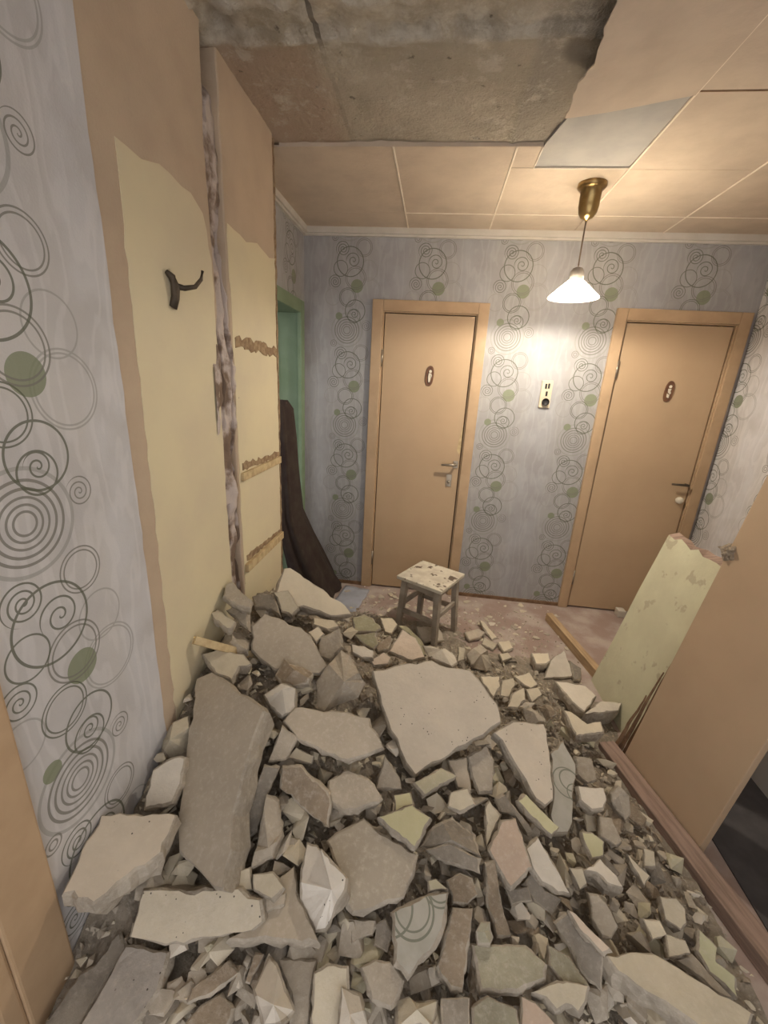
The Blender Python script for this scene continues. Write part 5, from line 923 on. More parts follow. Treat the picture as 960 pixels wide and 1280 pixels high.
(4, 1.704, -0.077, 1.23, 0.034, 'c', 'large cream flake on the floor between stool and plank, first from the left'),
(0, 1.673, -0.334, 2.82, 0.01, 'c', 'thin cream flake on the floor between stool and plank, second from the left'),
(1, 1.715, -0.151, 3.91, 0.034, 'p', 'large pale flake on the floor between stool and plank, ninth from the left'),
(3, 1.703, -0.225, 2.29, 0.01, 'p', 'thin pale flake on the floor between stool and plank, sixteenth from the left'),
(4, 1.648, -0.52, 3.09, 0.018, 'p', 'thin pale flake on the floor between stool and plank, seventeenth from the left'),
(5, 1.671, -0.436, 2.91, 0.014, 'c', 'thin cream flake on the floor between stool and plank, third from the left'),
(3, 1.714, -0.434, 2.82, 0.018, 'p', 'thin pale flake on the floor between stool and plank, eighteenth from the left'),
(2, 1.81, -0.088, 4.76, 0.01, 'w', 'thin whitish flake on the floor between stool and plank, fourth from the left'),
(1, 1.698, -0.612, 2.06, 0.018, 'g', 'thin grey flake on the floor between stool and plank, fourth from the left'),
(0, 1.728, -0.49, 0.1, 0.034, 'p', 'large pale flake on the floor between stool and plank, tenth from the left'),
(3, 1.775, -0.401, 6.18, 0.018, 'p', 'thin pale flake on the floor between stool and plank, nineteenth from the left'),
(0, 1.859, -0.059, 1.63, 0.01, 'p', 'thin pale flake on the floor between stool and plank, twentieth from the left'),
(3, 1.865, -0.188, 1.46, 0.01, 'p', 'thin pale flake on the floor between stool and plank, twenty-first from the left'),
(3, 1.774, -0.579, 3.66, 0.014, 'p', 'thin pale flake on the floor between stool and plank, twenty-second from the left'),
(4, 1.815, -0.435, 2.57, 0.024, 'g', 'large grey flake on the floor between stool and plank, fifth from the left'),
(0, 1.9, -0.108, 6.24, 0.01, 'p', 'thin pale flake on the floor between stool and plank, twenty-third from the left'),
(5, 1.901, -0.281, 2.61, 0.034, 'g', 'large grey flake on the floor between stool and plank, sixth from the left'),
(2, 1.936, -0.172, 1.22, 0.024, 'w', 'large whitish flake on the floor between stool and plank, second from the left'),
(2, 1.849, -0.563, 1.18, 0.014, 'p', 'thin pale flake on the floor between stool and plank, twenty-fourth from the left'),
(4, 1.955, -0.178, 0.29, 0.014, 'g', 'thin grey flake on the floor between stool and plank, fifth from the left'),
(1, 1.904, -0.444, 0.85, 0.034, 'c', 'large cream flake on the floor between stool and plank, second from the left'),
(0, 1.902, -0.577, 5.27, 0.024, 'p', 'large pale flake on the floor between stool and plank, eleventh from the left'),
]
PILE_X = [0.2, 0.5, 0.9, 1.3, 1.7, 1.9, 2.2]
PILE_Y = [-0.35, -0.7, -1.0, -1.3, -1.6, -1.9, -2.2, -2.5, -2.9]
PILE_H = [[0.0, 0.0, 0.0, 0.0, 0.0, 0.0, 0.0], [0.28, 0.14, 0.03, 0.0, 0.0, 0.0, 0.0], [0.5, 0.38, 0.18, 0.09, 0.03, 0.0, 0.0], [0.64, 0.53, 0.34, 0.2, 0.09, 0.02, 0.0], [0.66, 0.56, 0.4, 0.26, 0.12, 0.04, 0.0], [0.57, 0.49, 0.37, 0.25, 0.13, 0.05, 0.0], [0.43, 0.37, 0.3, 0.21, 0.13, 0.06, 0.0], [0.25, 0.24, 0.21, 0.16, 0.11, 0.06, 0.0], [0.08, 0.08, 0.08, 0.08, 0.06, 0.03, 0.0]]
# ------------------------------------------------------------------ setting
H = 2.479
XL = .185          # face of the bare partition on the left
XR = 2.80          # right wall
# floor
fl = tag(boxes('floor', [(-1.6, 2.9, -3.4, .25, -.1, 0)], 'floor'), 'dusty reddish brown floor under the heap', 'floor', kind='structure')
tag(boxes('floor', [(2.10, 2.44, -3.4, -1.30, 0, .006)], 'darkfloor'), 'dark floor strip behind the timber beam', 'floor', kind='structure')  # strip of floor in a darker colour than the rest

# back wall with two door openings
D1 = (.466, .55, 1.14, 1.221); D2 = (1.994, 2.07, 2.693, 2.772)
wb = boxes('wall_back', [(-.12, D1[0] + .03, 0, .12, 0, H + .1), (D1[3] - .03, D2[0] + .03, 0, .12, 0, H + .1), (D2[3] - .03, XR + .1, 0, .12, 0, H + .1),
                         (D1[0] + .03, D1[3] - .03, 0, .12, 2.05, H + .1), (D2[0] + .03, D2[3] - .03, 0, .12, 2.05, H + .1)], 'wp_back')
tag(wb, 'far wall with two tan doors, papered with ringed wallpaper', 'wall', kind='structure')
boxes('skirting', [(-.0, D1[0], -.012, 0, 0, .025), (D1[3], D2[0], -.012, 0, 0, .025)], 'edgewood', wb)
# behind the doors
tag(boxes('wall_behind_doors', [(.3, 2.9, .2, .24, 0, 2.5)], 'hall'), 'plain wall hidden behind the closed doors', 'wall', kind='structure')

# right wall (rear part) and nearer stub
tag(boxes('wall_right', [(XR, XR + .12, -1.25, .12, 0, H + .1)], 'wp_right'), 'papered side wall right of the far doors', 'wall', kind='structure')
wr = boxes('wall_right_near', [(2.44, 2.56, -3.4, -1.25, 0, H + .1), (2.56, XR + .12, -1.37, -1.25, 0, H + .1)], 'hall')
tag(wr, 'plain wall stub the tan board leans on', 'wall', kind='structure')

# left: papered rear strip with the green doorway
wl2 = boxes('wall_left_rear', [(-.12, 0, -.06, 0.12, 0, H + .1), (-.12, 0, -1.0, -.06, 2.04, H + .1)], 'wp_rear')
tag(wl2, 'narrow papered wall strip around the green doorway', 'wall', kind='structure')

# left: bare partition
wl = boxes('wall_left', [(0, XL - .10, -2.44, -1.0, 0, H + .1)], 'filler')
tag(wl, 'stripped partition on the left, half papered and half yellow painted', 'wall', kind='structure')
bm = None
def rough_panel(name, y0, y1, mat, seed, rag0, rag1):
    """plaster panel with ragged vertical ends, face at XL"""
    rnd = random.Random(seed); n = 60; V = []; Fc = []
    for k in range(n + 1):
        z = (H + .02) * k / n
        a = y0 + (rag0 * (noise.noise((z * 3, seed, 0)) + .5 * noise.noise((z * 11, seed, 3))))
        b = y1 + (rag1 * (noise.noise((z * 3, seed, 7)) + .5 * noise.noise((z * 11, seed, 9))))
        V += [(XL - .10, a, z), (XL - .004, a + (.004 if rag0 else 0), z), (XL, a + (.008 if rag0 else 0), z), (XL, b - (.008 if rag1 else 0), z), (XL - .004, b - (.004 if rag1 else 0), z), (XL - .10, b, z)]
    for k in range(n):
        for i in range(5):
            p = k * 6 + i; Fc.append((p, p + 1, p + 7, p + 6))
    return obj(name, V, Fc, mat, wl)
rough_panel('plaster_panel', -2.44, -1.552, 'pinkplaster', 3, 0, .016)
rough_panel('plaster_panel', -1.462, -1.005, 'pinkplaster', 5, .016, .008)
# rough filler in the crack
V, Fc = [], []
nz, ny = 220, 36
for k in range(nz + 1):
    z = (H + .02) * k / nz
    for i in range(ny + 1):
        y = -1.60 + .18 * i / ny
        d = .020 * noise.noise((y * 14, z * 5, 1.3)) + .016 * noise.noise((y * 40, z * 22, 4)) + .030 * noise.noise((2.0, z * 2.3, 8))
        d -= .10 * min(1, max(0, (z - 2.36 + .06 * noise.noise((y * 20, 3, z * 9))) / .08)) + .035 * max(0, noise.noise((5.0, z * 4.3, 2)))
        d -= .06 * math.exp(-((y + 1.474 + .006 * noise.noise((z * 6, 1, 1))) / .006) ** 2) * (1 if z < 2.0 else 0)
        d -= .05 * math.exp(-((y + 1.540 + .006 * noise.noise((z * 6, 4, 1))) / .005) ** 2) * (1 if noise.noise((z * 2.2, 7, 1)) > 0 else 0)
        d += .045 * math.exp(-((z - 1.13) / .07) ** 2) * math.exp(-((y + 1.51) / .04) ** 2)
        V.append((XL - .008 + d * .62, y, z))
for k in range(nz):
    for i in range(ny):
        p = k * (ny + 1) + i; Fc.append((p, p + 1, p + ny + 2, p + ny + 1))
obj('crack_filling', V, Fc, 'filler', wl)
# coats on the partition
sheet('wallpaper_sheet', [(-2.44, 0), (-2.035, 0), (-2.03, 1.2), (-2.035, H), (-2.44, H)], 'x', XL, .0025, 'wp_left', wl, .004, .05, 2, {1, 2})
sheet('yellow_paint', [(-1.985, .0), (-1.56, .0), (-1.565, 1.0), (-1.565, 1.9), (-1.60, 2.02), (-1.66, 2.05), (-1.80, 2.06), (-1.87, 2.04), (-1.955, 2.045), (-1.965, 1.5), (-1.975, .8)], 'x', XL, .0015, 'yellow', wl, .005, .04, 3)
sheet('yellow_paint', [(-1.45, .0), (-1.012, .0), (-1.012, 2.05), (-1.08, 2.035), (-1.2, 2.055), (-1.3, 2.03), (-1.445, 2.045), (-1.45, 1.0)], 'x', XL, .0015, 'yellow', wl, .005, .04, 4)
sheet('exposed_strip', [(-1.43, 1.655), (-1.2, 1.655), (-1.02, 1.645), (-1.02, 1.68), (-1.2, 1.70), (-1.43, 1.69)], 'x', XL, .004, 'brownrough', wl, .010, .02, 5)
sheet('exposed_strip', [(-1.42, 1.195), (-1.02, 1.185), (-1.02, 1.21), (-1.2, 1.215), (-1.42, 1.225)], 'x', XL, .004, 'brownrough', wl, .008, .02, 6)
sheet('exposed_strip', [(-1.42, .80), (-1.02, .785), (-1.02, .805), (-1.42, .825)], 'x', XL, .004, 'brownrough', wl, .006, .02, 7)
bevel_box('wood_lath', (XL, XL + .014, -1.435, -1.015, 1.155, 1.188), 'lath', wl, .003)
bevel_box('wood_lath', (XL, XL + .018, -1.44, -1.015, .755, .792), 'lath', wl, .003)
sheet('ragged_end', [(-1.016, .0), (-1.004, .0), (-1.004, H), (-1.012, H), (-1.018, 1.7), (-1.012, 1.2), (-1.018, .6)], 'x', XL - .002, .007, 'brownrough', wl, .006, .025, 8)

# near doorway on the left wall: casing and leaf
dn = thing('door_3', (XL, -2.5, 0), 'tan door and casing at the near end of the papered wall', 'door', kind='structure')
bevel_box('casing', (-.01, .018, -.055, .052, 0, 2.1), 'tanframe', dn, .005)
bevel_box('stop_bead', (-.03, .012, -.095, -.055, 0, 2.05), 'tanframe', dn, .006)
bevel_box('leaf', (-.06, -.02, -.85, -.095, .01, 2.02), 'shadebrown', dn, .004)

# green doorway in the rear strip
dg = thing('door_4', (0, -.5, 0), 'green painted doorway casing in the corner', 'door frame', kind='structure')
bevel_box('casing', (-.01, .018, .375, .448, 0, 2.04), 'green', dg, .004)
bevel_box('casing', (-.01, .018, -.46, .375, 1.965, 2.04), 'green', dg, .004)
bevel_box('jamb', (-.16, -.008, .40, .44, 0, 2.0), 'green', dg, .003)
bevel_box('head_jamb', (-.16, -.008, -.46, .40, 1.965, 2.0), 'green', dg, .003)
tr = boxes('wall_teal_room', [(-1.25, -1.15, -1.6, .6, 0, 2.5), (-1.2, -.12, .06, .16, 0, 2.5)], 'teal')
tag(tr, 'teal painted wall seen through the green doorway', 'wall', kind='structure')
bevel_box('door_leaf', (-.5, -.16, .355, .395, .01, 1.95), 'teal', dg, .004)

# cornice
tag(boxes('trim_1', [(0, XR, -.03, 0, H - .034, H), (0, XR, -.018, 0, H - .046, H - .034)], 'white'), 'off-white cornice along the far wall', 'cornice', kind='structure')
tag(boxes('trim_2', [(0, .03, -1.0, -.03, H - .034, H), (0, .018, -1.0, -.018, H - .046, H - .034)], 'white'), 'off-white cornice above the green doorway', 'cornice', kind='structure')

# ------------------------------------------------------------------ ceiling: bare concrete, remaining fibreboard panels
m, nt, b = new_mat('bare_concrete'); N = NT(nt)
tc = N.n('ShaderNodeTexCoord').outputs['Object']
sep = N.n('ShaderNodeSeparateXYZ'); N.link(tc, sep.inputs[0])
c = N.mix(N.ramp(N.noise(tc, 4, 6, .6), .32, .7), (.56, .485, .375), (.44, .38, .29))
pk = N.math('SUBTRACT', 1, N.ramp(N.math('ADD', sep.outputs[0], N.math('MULTIPLY', N.noise(tc, 5, 3), .1)), .47, .58))
pk = N.math('MULTIPLY', pk, N.ramp(sep.outputs[1], -1.5, -1.44))
c = N.mix(N.math('MULTIPLY', pk, .8), c, (.46, .34, .25))
dk = N.ramp(N.math('ADD', sep.outputs[0], N.math('MULTIPLY', N.noise(tc, 14, 4), .04)), 1.13, 1.17)
c = N.mix(N.math('MULTIPLY', dk, .5), c, (.30, .265, .22))
c = N.mix(N.ramp(N.noise(tc, 24, 4), .66, .74), c, (.20, .17, .13))
c = N.mix(N.math('MULTIPLY', N.ramp(N.noise(tc, 9, 5, .7), .54, .66), .6), c, (.66, .60, .50))
scar = N.math('MULTIPLY', N.ramp(sep.outputs[1], -1.63, -1.61), N.math('SUBTRACT', 1, N.ramp(sep.outputs[1], -1.475, -1.455)))
c = N.mix(N.math('MULTIPLY', scar, N.ramp(N.noise(tc, 11, 6, .75), .40, .62)), c, (.66, .60, .50))
jn = N.math('COMPARE', N.math('ADD', sep.outputs[0], N.math('MULTIPLY', N.noise(tc, 6, 3), .03)), .52, .008)
jn = N.math('MULTIPLY', jn, N.math('SUBTRACT', .75, N.math('MULTIPLY', N.ramp(sep.outputs[1], -1.5, -1.42), .6)))
c = N.mix(jn, c, (.16, .13, .10))
N.link(c, b.inputs['Base Color']); b.inputs['Roughness'].default_value = .95; b.inputs['Specular IOR Level'].default_value = .1
N.link(N.bump(N.math('ADD', N.noise(tc, 60, 6, .7), N.noise(tc, 12, 4)), .9, .02), b.inputs['Normal'])
MT['concrete'] = m
V, Fc = [], []
x0, x1, y0, y1 = 0, 2.9, -3.4, .1
nx, ny = 145, 175
for j in range(ny + 1):
    y = y0 + (y1 - y0) * j / ny
    for i in range(nx + 1):
        x = x0 + (x1 - x0) * i / nx
        z = H + .014 + .006 * noise.noise((x * 4, y * 4, 0)) + .004 * noise.noise((x * 22, y * 22, 1))
        wob = .012 * noise.noise((x * 5, 1, 1))
        for yc, hh, w in ((-1.475 + wob, .030, .011), (-1.60 + wob, .026, .014)):
            z -= hh * math.exp(-((y - yc) / w) ** 2) * (.7 + .6 * noise.noise((x * 8, yc, 2)))
        if -1.61 < y < -1.46: z += .010 + .02 * noise.noise((x * 15, y * 15, 5))
        z += .018 * math.exp(-((x - .505) / .012) ** 2) * (1 if -1.62 < y < -1.46 else .15)
        if y > -1.45: z -= .008 * math.exp(-((x - 1.135) / .012) ** 2)
        z += .04 * math.exp(-(((x - .23) / .035) ** 2 + ((y + 1.53) / .06) ** 2))
        V.append((x, y, z))
for j in range(ny):
    for i in range(nx):
        p = j * (nx + 1) + i; Fc.append((p, p + nx + 1, p + nx + 2, p + 1))
ce = obj('ceiling', V, Fc, 'concrete', smooth=True)
tag(ce, 'stripped concrete ceiling with fibreboard panels left at the far side', 'ceiling', kind='structure')
boxes('roof_cap', [(-.12, 2.92, -3.4, .12, H + .12, H + .2)], 'hall', ce)
def panel(x0, x1, y0, y1, dz=0):
    bevel_box('ceiling_panel', (x0 + .0015, x1 - .0015, y0 + .0015, y1 - .0015, H - dz, H + .008), 'tile', ce, .0015, seg=1)
XT = [.0, .67, 1.163, 1.656, 2.155, 2.80]
for i in range(5):
    panel(XT[i], XT[i + 1], -.262, 0)
panel(XT[0], XT[1], -.945, -.262); panel(XT[1], XT[2], -.945, -.262)
panel(1.163, 1.262, -.945, -.775); panel(1.163, 1.656, -.775, -.262)
for xa, xb in ((1.656, 2.155), (2.155, 2.80)):
    panel(xa, xb, -.765, -.262); panel(xa, xb, -1.26, -.765); panel(xa, xb, -1.76, -1.26); panel(xa, xb, -2.26, -1.76)
_p = [(1.262, -.775), (1.656, -.775), (1.656, -1.32), (1.34, -1.32), (1.315, -1.17), (1.268, -.95)]
obj('backing_board', [(x_, y_, z_) for z_ in (H + .005, H + .04) for x_, y_ in _p], [(0, 1, 2, 3, 4, 5), (11, 10, 9, 8, 7, 6)] + [(i, 6 + i, 6 + (i + 1) % 6, (i + 1) % 6) for i in range(6)], 'patch', ce)
def strip(x0, x1, y0, y1): bevel_box('joint_strip', (x0, x1, y0, y1, H - .003, H + .004), 'strip', ce, .001, seg=1)
strip(.666, .674, -.945, -.03); strip(1.159, 1.167, -.945, -.03)
strip(1.652, 1.660, -2.2, -.28); strip(2.151, 2.159, -2.2, -.03)
strip(1.262, 1.656, -.778, -.773); strip(1.259, 1.265, -.945, -.775); strip(.675, 2.7, -.2635, -.2605)
boxes('panel_edge_strip', [(.19, 1.262, -.948, -.945, H - .0005, H + .03)], 'tile', ce)
boxes('panel_edge_strip', [(1.66, 2.8, -1.263, -1.258, H - .002, H + .004)], 'edgewood', ce)  # dark strip painted in for the shadow line across this panel row
# sagging torn panel
V, Fc = [], []
nx, ny = 26, 34
for s in (0, .004):
    for j in range(ny + 1):
        t = j / ny; y = -1.255 - .75 * t
        for i in range(nx + 1):
            u = i / nx                         # 0 torn left edge .. 1 fixed joint
            xl = 1.268 + (.022 * noise.noise((y * 7, 3, 1)) + .012 * noise.noise((y * 26, 5, 1))) * (1 - u)
            x = xl + (1.652 - xl) * u
            sag = (1 - u) ** 1.8 * (.034 * math.exp(-(t / .5) ** 2) + .022) + .002 * noise.noise((x * 5, y * 5, 2))
            yy = y + .035 * math.sin(math.pi * u) * max(0, 1 - t * 3)
            V.append((x, yy, H - .004 - max(sag, 0) - s))
n1 = (nx + 1) * (ny + 1)
for s in (0, 1):
    for j in range(ny):
        for i in range(nx):
            p = s * n1 + j * (nx + 1) + i
            Fc.append((p, p + 1, p + nx + 2, p + nx + 1) if s else (p, p + nx + 1, p + nx + 2, p + 1))
for j in range(ny):
    for i in (0, nx):
        p = j * (nx + 1) + i; Fc.append((p, p + nx + 1, p + nx + 1 + n1, p + n1))
for i in range(nx):
    for j in (0, ny):
        p = j * (nx + 1) + i; Fc.append((p, p + 1, p + 1 + n1, p + n1))
so = obj('sagging_panel', V, Fc, 'tile', ce)
so['label'] = 'torn fibreboard panel sagging from the ceiling'

# ------------------------------------------------------------------ doors on the far wall
def oval_plaque(parent, x, z, rot, figure):
    n = 28; V = []; Fc = []
    for yy, k in ((-.002, 1), (-.008, .96), (-.0085, .72), (-.005, .70)):
        for i in range(n):
            a = 2 * math.pi * i / n
            V.append((.028 * k * abs(math.cos(a)) ** .8 * (1 if math.cos(a) > 0 else -1), yy, .066 * k * abs(math.sin(a)) ** .8 * (1 if math.sin(a) > 0 else -1)))
    for r in range(3):
        for i in range(n): Fc.append((r * n + i, r * n + (i + 1) % n, (r + 1) * n + (i + 1) % n, (r + 1) * n + i))
    Fc.append(tuple(3 * n + i for i in range(n)))
    o = obj('door_plaque', V, Fc, 'plaque', parent); o.location = (x, 0, z); o.rotation_euler = (0, rot, 0)
    o['label'] = 'oval brown plaque with ivory figure'
    V, Fc = [], []
    for pl in figure:
        k = len(V); V += [(a, -.006, b_) for a, b_ in pl] + [(a * .9, -.011, b_) for a, b_ in pl]; m_ = len(pl)
        Fc += [tuple(k + m_ + i for i in range(m_))] + [(k + i, k + (i + 1) % m_, k + m_ + (i + 1) % m_, k + m_ + i) for i in range(m_)]
    obj('figure', V, Fc, 'ivory', o)
def circ(cx, cz, r, n=10): return [(cx + r * math.cos(2 * math.pi * i / n), cz + r * math.sin(2 * math.pi * i / n)) for i in range(n)]
FIG1 = [circ(.002, .030, .010), [(-.008, .018), (.010, .018), (.012, -.004), (.007, -.04), (-.004, -.04), (-.010, -.006)], [(.010, .016), (.016, .004), (.012, -.012), (.008, .0)]]
FIG2 = [circ(.0, .030, .009), [(-.010, .016), (.009, .018), (.006, .002), (.014, -.008), (.008, -.016), (-.006, -.006)], [(-.010, -.014), (.006, -.020), (.008, -.040), (-.006, -.036)]]

def door(idx, D, label, flip, plaque_z, fig):
    x0 = D[0]
    d = thing('door_%d' % idx, (x0, 0, 0), label, 'door', kind='structure')
    w = D[3] - D[0]; a = D[1] - D[0]; b_ = D[2] - D[0]
    bevel_box('casing', (0, a - .012, -.024, .03, 0, 2.078), 'tanframe', d, .005)
    bevel_box('casing', (b_ + .012, w, -.024, .03, 0, 2.078), 'tanframe', d, .005)
    bevel_box('casing', (a - .012, b_ + .012, -.024, .03, 2.010, 2.078), 'tanframe', d, .005)
    bevel_box('jamb', (a - .012, a - .004, -.012, .06, 0, 2.01), 'tanframe', d, .002)
    bevel_box('jamb', (b_ + .004, b_ + .012, -.012, .06, 0, 2.01), 'tanframe', d, .002)
    bevel_box('jamb', (a - .004, b_ + .004, -.012, .06, 2.003, 2.01), 'tanframe', d, .002)
    boxes('rebate', [(a - .004, b_ + .004, .04, .06, 0, 2.004)], 'edgewood', d)
    lf = bevel_box('leaf', (a + .001, b_ - .003, -.002, .038, .012, 1.998), 'tan', d, .003)
    for z in (1.72, .25):
        tube('hinge', [(a - .006, -.014, z - .055), (a - .006, -.014, z + .055)], .008, 'steel', d, 10)
    oval_plaque(d, (a + b_) / 2 + .03, plaque_z, .06, fig)
    return d, a, b_
d1, a, b_ = door(1, D1, 'tan door behind the stool, ringed wallpaper either side', 0, 1.62, FIG1)
# lever handle, lock and splintered edge of the first door
bevel_box('handle_plate', (b_ - .045, b_ - .012, -.008, 0, 1.005, 1.055), 'steel', d1, .002)
tube('lever_handle', [(b_ - .028, -.004, 1.03), (b_ - .028, -.045, 1.03), (b_ - .05, -.052, 1.032), (b_ - .13, -.048, 1.028)], [.008, .008, .009, .007], 'steel', d1, 10)
lk = bevel_box('lock_plate', (b_ - .085, b_ - .045, -.007, 0, .865, .955), 'steel', d1, .003)
tube('keyhole_knob', [(b_ - .065, -.005, .90), (b_ - .065, -.022, .90)], [.012, .009], 'steel', d1, 12)
obj('splintered_edge', [(b_ - .004, -.004, 1.32), (b_ - .022, -.004, 1.2), (b_ - .03, -.004, 1.13), (b_ - .012, -.004, 1.10), (b_ - .003, -.004, 1.14)], [(0, 1, 2, 3, 4)], 'lath', d1)
d2, a, b_ = door(2, D2, 'tan door at the right end of the far wall', 0, 1.605, FIG2)
tube('lever_handle', [(b_ - .03, -.002, 1.012), (b_ - .03, -.04, 1.012), (b_ - .05, -.046, 1.014), (b_ - .135, -.042, 1.014)], [.007, .008, .008, .006], 'darkmetal', d2, 10)
lathe('thumb_turn', [(.0, .03), (.018, .029), (.024, .020), (.024, .004), (.016, 0)], 'ivory', d2, 20, loc=(b_ - .045, 0, .90)).rotation_euler = (math.pi / 2, 0, 0)

# switch and socket block between the doors
sb = thing('switch_block', (1.652, 0, 1.546), 'cream switch and socket block on the wallpaper between the doors', 'switch')
bevel_box('plate', (-.036, .036, -.016, 0, -.088, .088), 'cream', sb, .006)
for x, z in ((-.008, .05), (.010, .052)):
    bevel_box('rocker', (x - .006, x + .006, -.022, -.012, z - .016, z + .016), 'black', sb, .002)
bevel_box('rocker', (-.004, .008, -.022, -.012, -.012, .018), 'black', sb, .002)
lathe('socket', [(.0, .0), (.019, .0), (.024, .008), (.024, .014)], 'black', sb, 20, loc=(.002, -.0175, -.050)).rotation_euler = (math.pi / 2, 0, 0)

# ------------------------------------------------------------------ pendant lamp
lx, ly = 1.555, -.63
lamp = thing('pendant_lamp', (lx, ly, H), 'lit pendant lamp with white cone shade and brass canopy', 'lamp')
lathe('canopy', [(.062, 0), (.064, -.012), (.056, -.022), (.046, -.026), (.045, -.09), (.040, -.115), (.026, -.135), (.008, -.142), (.004, -.15)], 'brass', lamp)
tube('cord', [(0, 0, -.145), (-.001, 0, -.25), (0, 0, -.345)], .0035, 'cord', lamp)
lathe('holder', [(.004, -.335), (.022, -.342), (.031, -.356), (.033, -.372), (.033, -.395), (.028, -.398)], 'cap', lamp)
lathe('shade', [(.028, -.388), (.032, -.392), (.074, -.428), (.116, -.466), (.119, -.472), (.116, -.471), (.073, -.432), (.031, -.396)], 'glass', lamp, 48)
lathe('bulb', [(.0, -.392), (.010, -.394), (.012, -.400), (.020, -.414), (.023, -.426), (.019, -.440), (.009, -.448), (.0, -.450)], 'bulb', lamp, 24)
ld = bpy.data.lights.new('lamp_light', 'POINT'); ld.energy = LAMP_WATTS; ld.color = (1.0, .91, .78); ld.shadow_soft_size = .028
lo = bpy.data.objects.new('lamp_light', ld); COL.objects.link(lo); lo.parent = lamp; lo.location = (0, 0, -.440)

# hook on the yellow wall
hk = thing('coat_hook', (XL, -1.80, 1.785), 'dark bent metal coat hook on the yellow painted wall', 'hook')
tube('bracket', [(.002, .0, -.055), (.010, .006, -.03), (.014, .005, 0), (.012, -.005, .02), (.006, -.018, .03)], [.013, .011, .012, .010, .006], 'darkmetal', hk)
tube('prong', [(.012, .005, .0), (.03, .022, -.002), (.05, .042, .006), (.062, .055, .028), (.066, .058, .05)], [.009, .007, .006, .005, .004], 'darkmetal', hk)

# dark cloth hanging in the green doorway
V, Fc = [], []
sec = [(1.43, -.52, .00, .05, .11), (1.38, -.52, .02, .10, .12), (1.2, -.50, .03, .12, .12), (.95, -.48, .035, .13, .13), (.7, -.45, .04, .15, .14), (.5, -.38, .07, .19, .18), (.3, -.30, .11, .23, .22), (.12, -.22, .15, .27, .26), (.012, -.17, .18, .30, .28)]
n = 40
for z, yc, xc, ry, rx in sec:
    for i in range(n):
        a = 2 * math.pi * i / n
        f = 1 + .10 * math.sin(7 * a + z * 2) + .05 * math.sin(13 * a + 1)
        V.append((max(.004 if z > .6 else .004, xc + rx * .5 * f * math.cos(a)), min(-.012, yc + ry * f * math.sin(a)), z))
for k in range(len(sec) - 1):
    for i in range(n): Fc.append((k * n + (i + 1) % n, k * n + i, (k + 1) * n + i, (k + 1) * n + (i + 1) % n))
Fc.append(tuple(range(n)))
tag(obj('hanging_cloth', V, Fc, 'cloth', smooth=True), 'dark brown cloth hanging by the green doorway and trailing on the floor', 'cloth')

# ------------------------------------------------------------------ stool
st = thing('stool', (1.0, -.571, 0), 'small square stool with chipped white top and grey legs', 'stool', rotz=math.radians(-29))
zt = .42; hw = .158
bevel_box('seat', (-hw, hw, -hw, hw, zt - .022, zt), 'stool', st, .004)
lg = .115
for sx in (-1, 1):
    for sy in (-1, 1):
        V = []
        for z, k, s in ((0, lg + .022, .015), (zt - .022, lg, .019)):
            cx, cy_ = sx * k, sy * k
            V += [(cx - s, cy_ - s, z), (cx + s, cy_ - s, z), (cx + s, cy_ + s, z), (cx - s, cy_ + s, z)]
        obj('leg', V, BF, 'stoolleg', st)
for s in (-1, 1):
    bevel_box('apron', (-lg, lg, s * lg - .010, s * lg + .010, zt - .072, zt - .022), 'stoolleg', st, .002)
    bevel_box('apron', (s * lg - .010, s * lg + .010, -lg, lg, zt - .072, zt - .022), 'stoolleg', st, .002)
    bevel_box('stretcher', (-lg - .01, lg + .01, s * (lg + .012) - .009, s * (lg + .012) + .009, .165, .195), 'stoolleg', st, .002)
    bevel_box('stretcher', (s * (lg + .012) - .009, s * (lg + .012) + .009, -lg - .01, lg + .01, .205, .235), 'stoolleg', st, .002)

# ------------------------------------------------------------------ boards, beam, planks
def oriented(name, p, ex, ey, ez, dims, mat, label, cat, bev=.003, parts=None):
    """box dims (lx, ly, lz) spanning 0..l along axes ex, ey, ez from corner p"""
    o = bevel_box(name, (0, dims[0], 0, dims[1], 0, dims[2]), mat, None, bev)
    Mx = Matrix((Vector(ex).normalized(), Vector(ey).normalized(), Vector(ez).normalized())).transposed().to_4x4(); Mx.translation = Vector(p)
    o.matrix_world = Mx
    return tag(o, label, cat)
# big tan board leaning to the right
A = Vector((1.925, -1.405, 0.0)); B = Vector((2.027, -1.805, 0))
e = (B - A).normalized(); hh = Vector((-e.y, e.x, 0)); hh = hh if hh.x > 0 else -hh
ph = math.radians(11.0); uu = Vector((0, 0, 1)) * math.cos(ph) + hh * math.sin(ph); nn = uu.cross(e)
if nn.x > 0: nn = -nn
tb = oriented('tan_board', A, e, uu, -nn if e.cross(uu).dot(-nn) > 0 else nn, (.395, 2.02, .03), 'tanboard', 'large tan painted board leaning at the right edge', 'board', .004)
# splintered lath edge along its far side
V, Fc = [], []
rnd = random.Random(4)
for q in range(3):
    base = len(V); off = .012 + q * .016
    for k in range(13):
        t = k / 12; L = (.60 - q * .13) * t
        wv = .002 * math.sin(k * .9 + q) + rnd.uniform(-.0015, .0015)
        r = .009 * (1 - t * .75)
        cpt = A - e * (off * (1 - .6 * t) + wv) + uu * (.0 + L) - Vector((.012 + .012 * q, 0, 0))
        for dx, dy in ((-r, -r * .6), (r, -r * .6), (r, r * .6), (-r, r * .6)):
            V.append(cpt + e * dx + nn * dy)
    for k in range(12):
        for i in range(4):
            j = (i + 1) % 4; Fc.append((base + k * 4 + i, base + k * 4 + j, base + k * 4 + 4 + j, base + k * 4 + 4 + i))
obj('splintered_edge', [tb.matrix_world.inverted() @ Vector(v) for v in V], Fc, 'edgewood', tb)

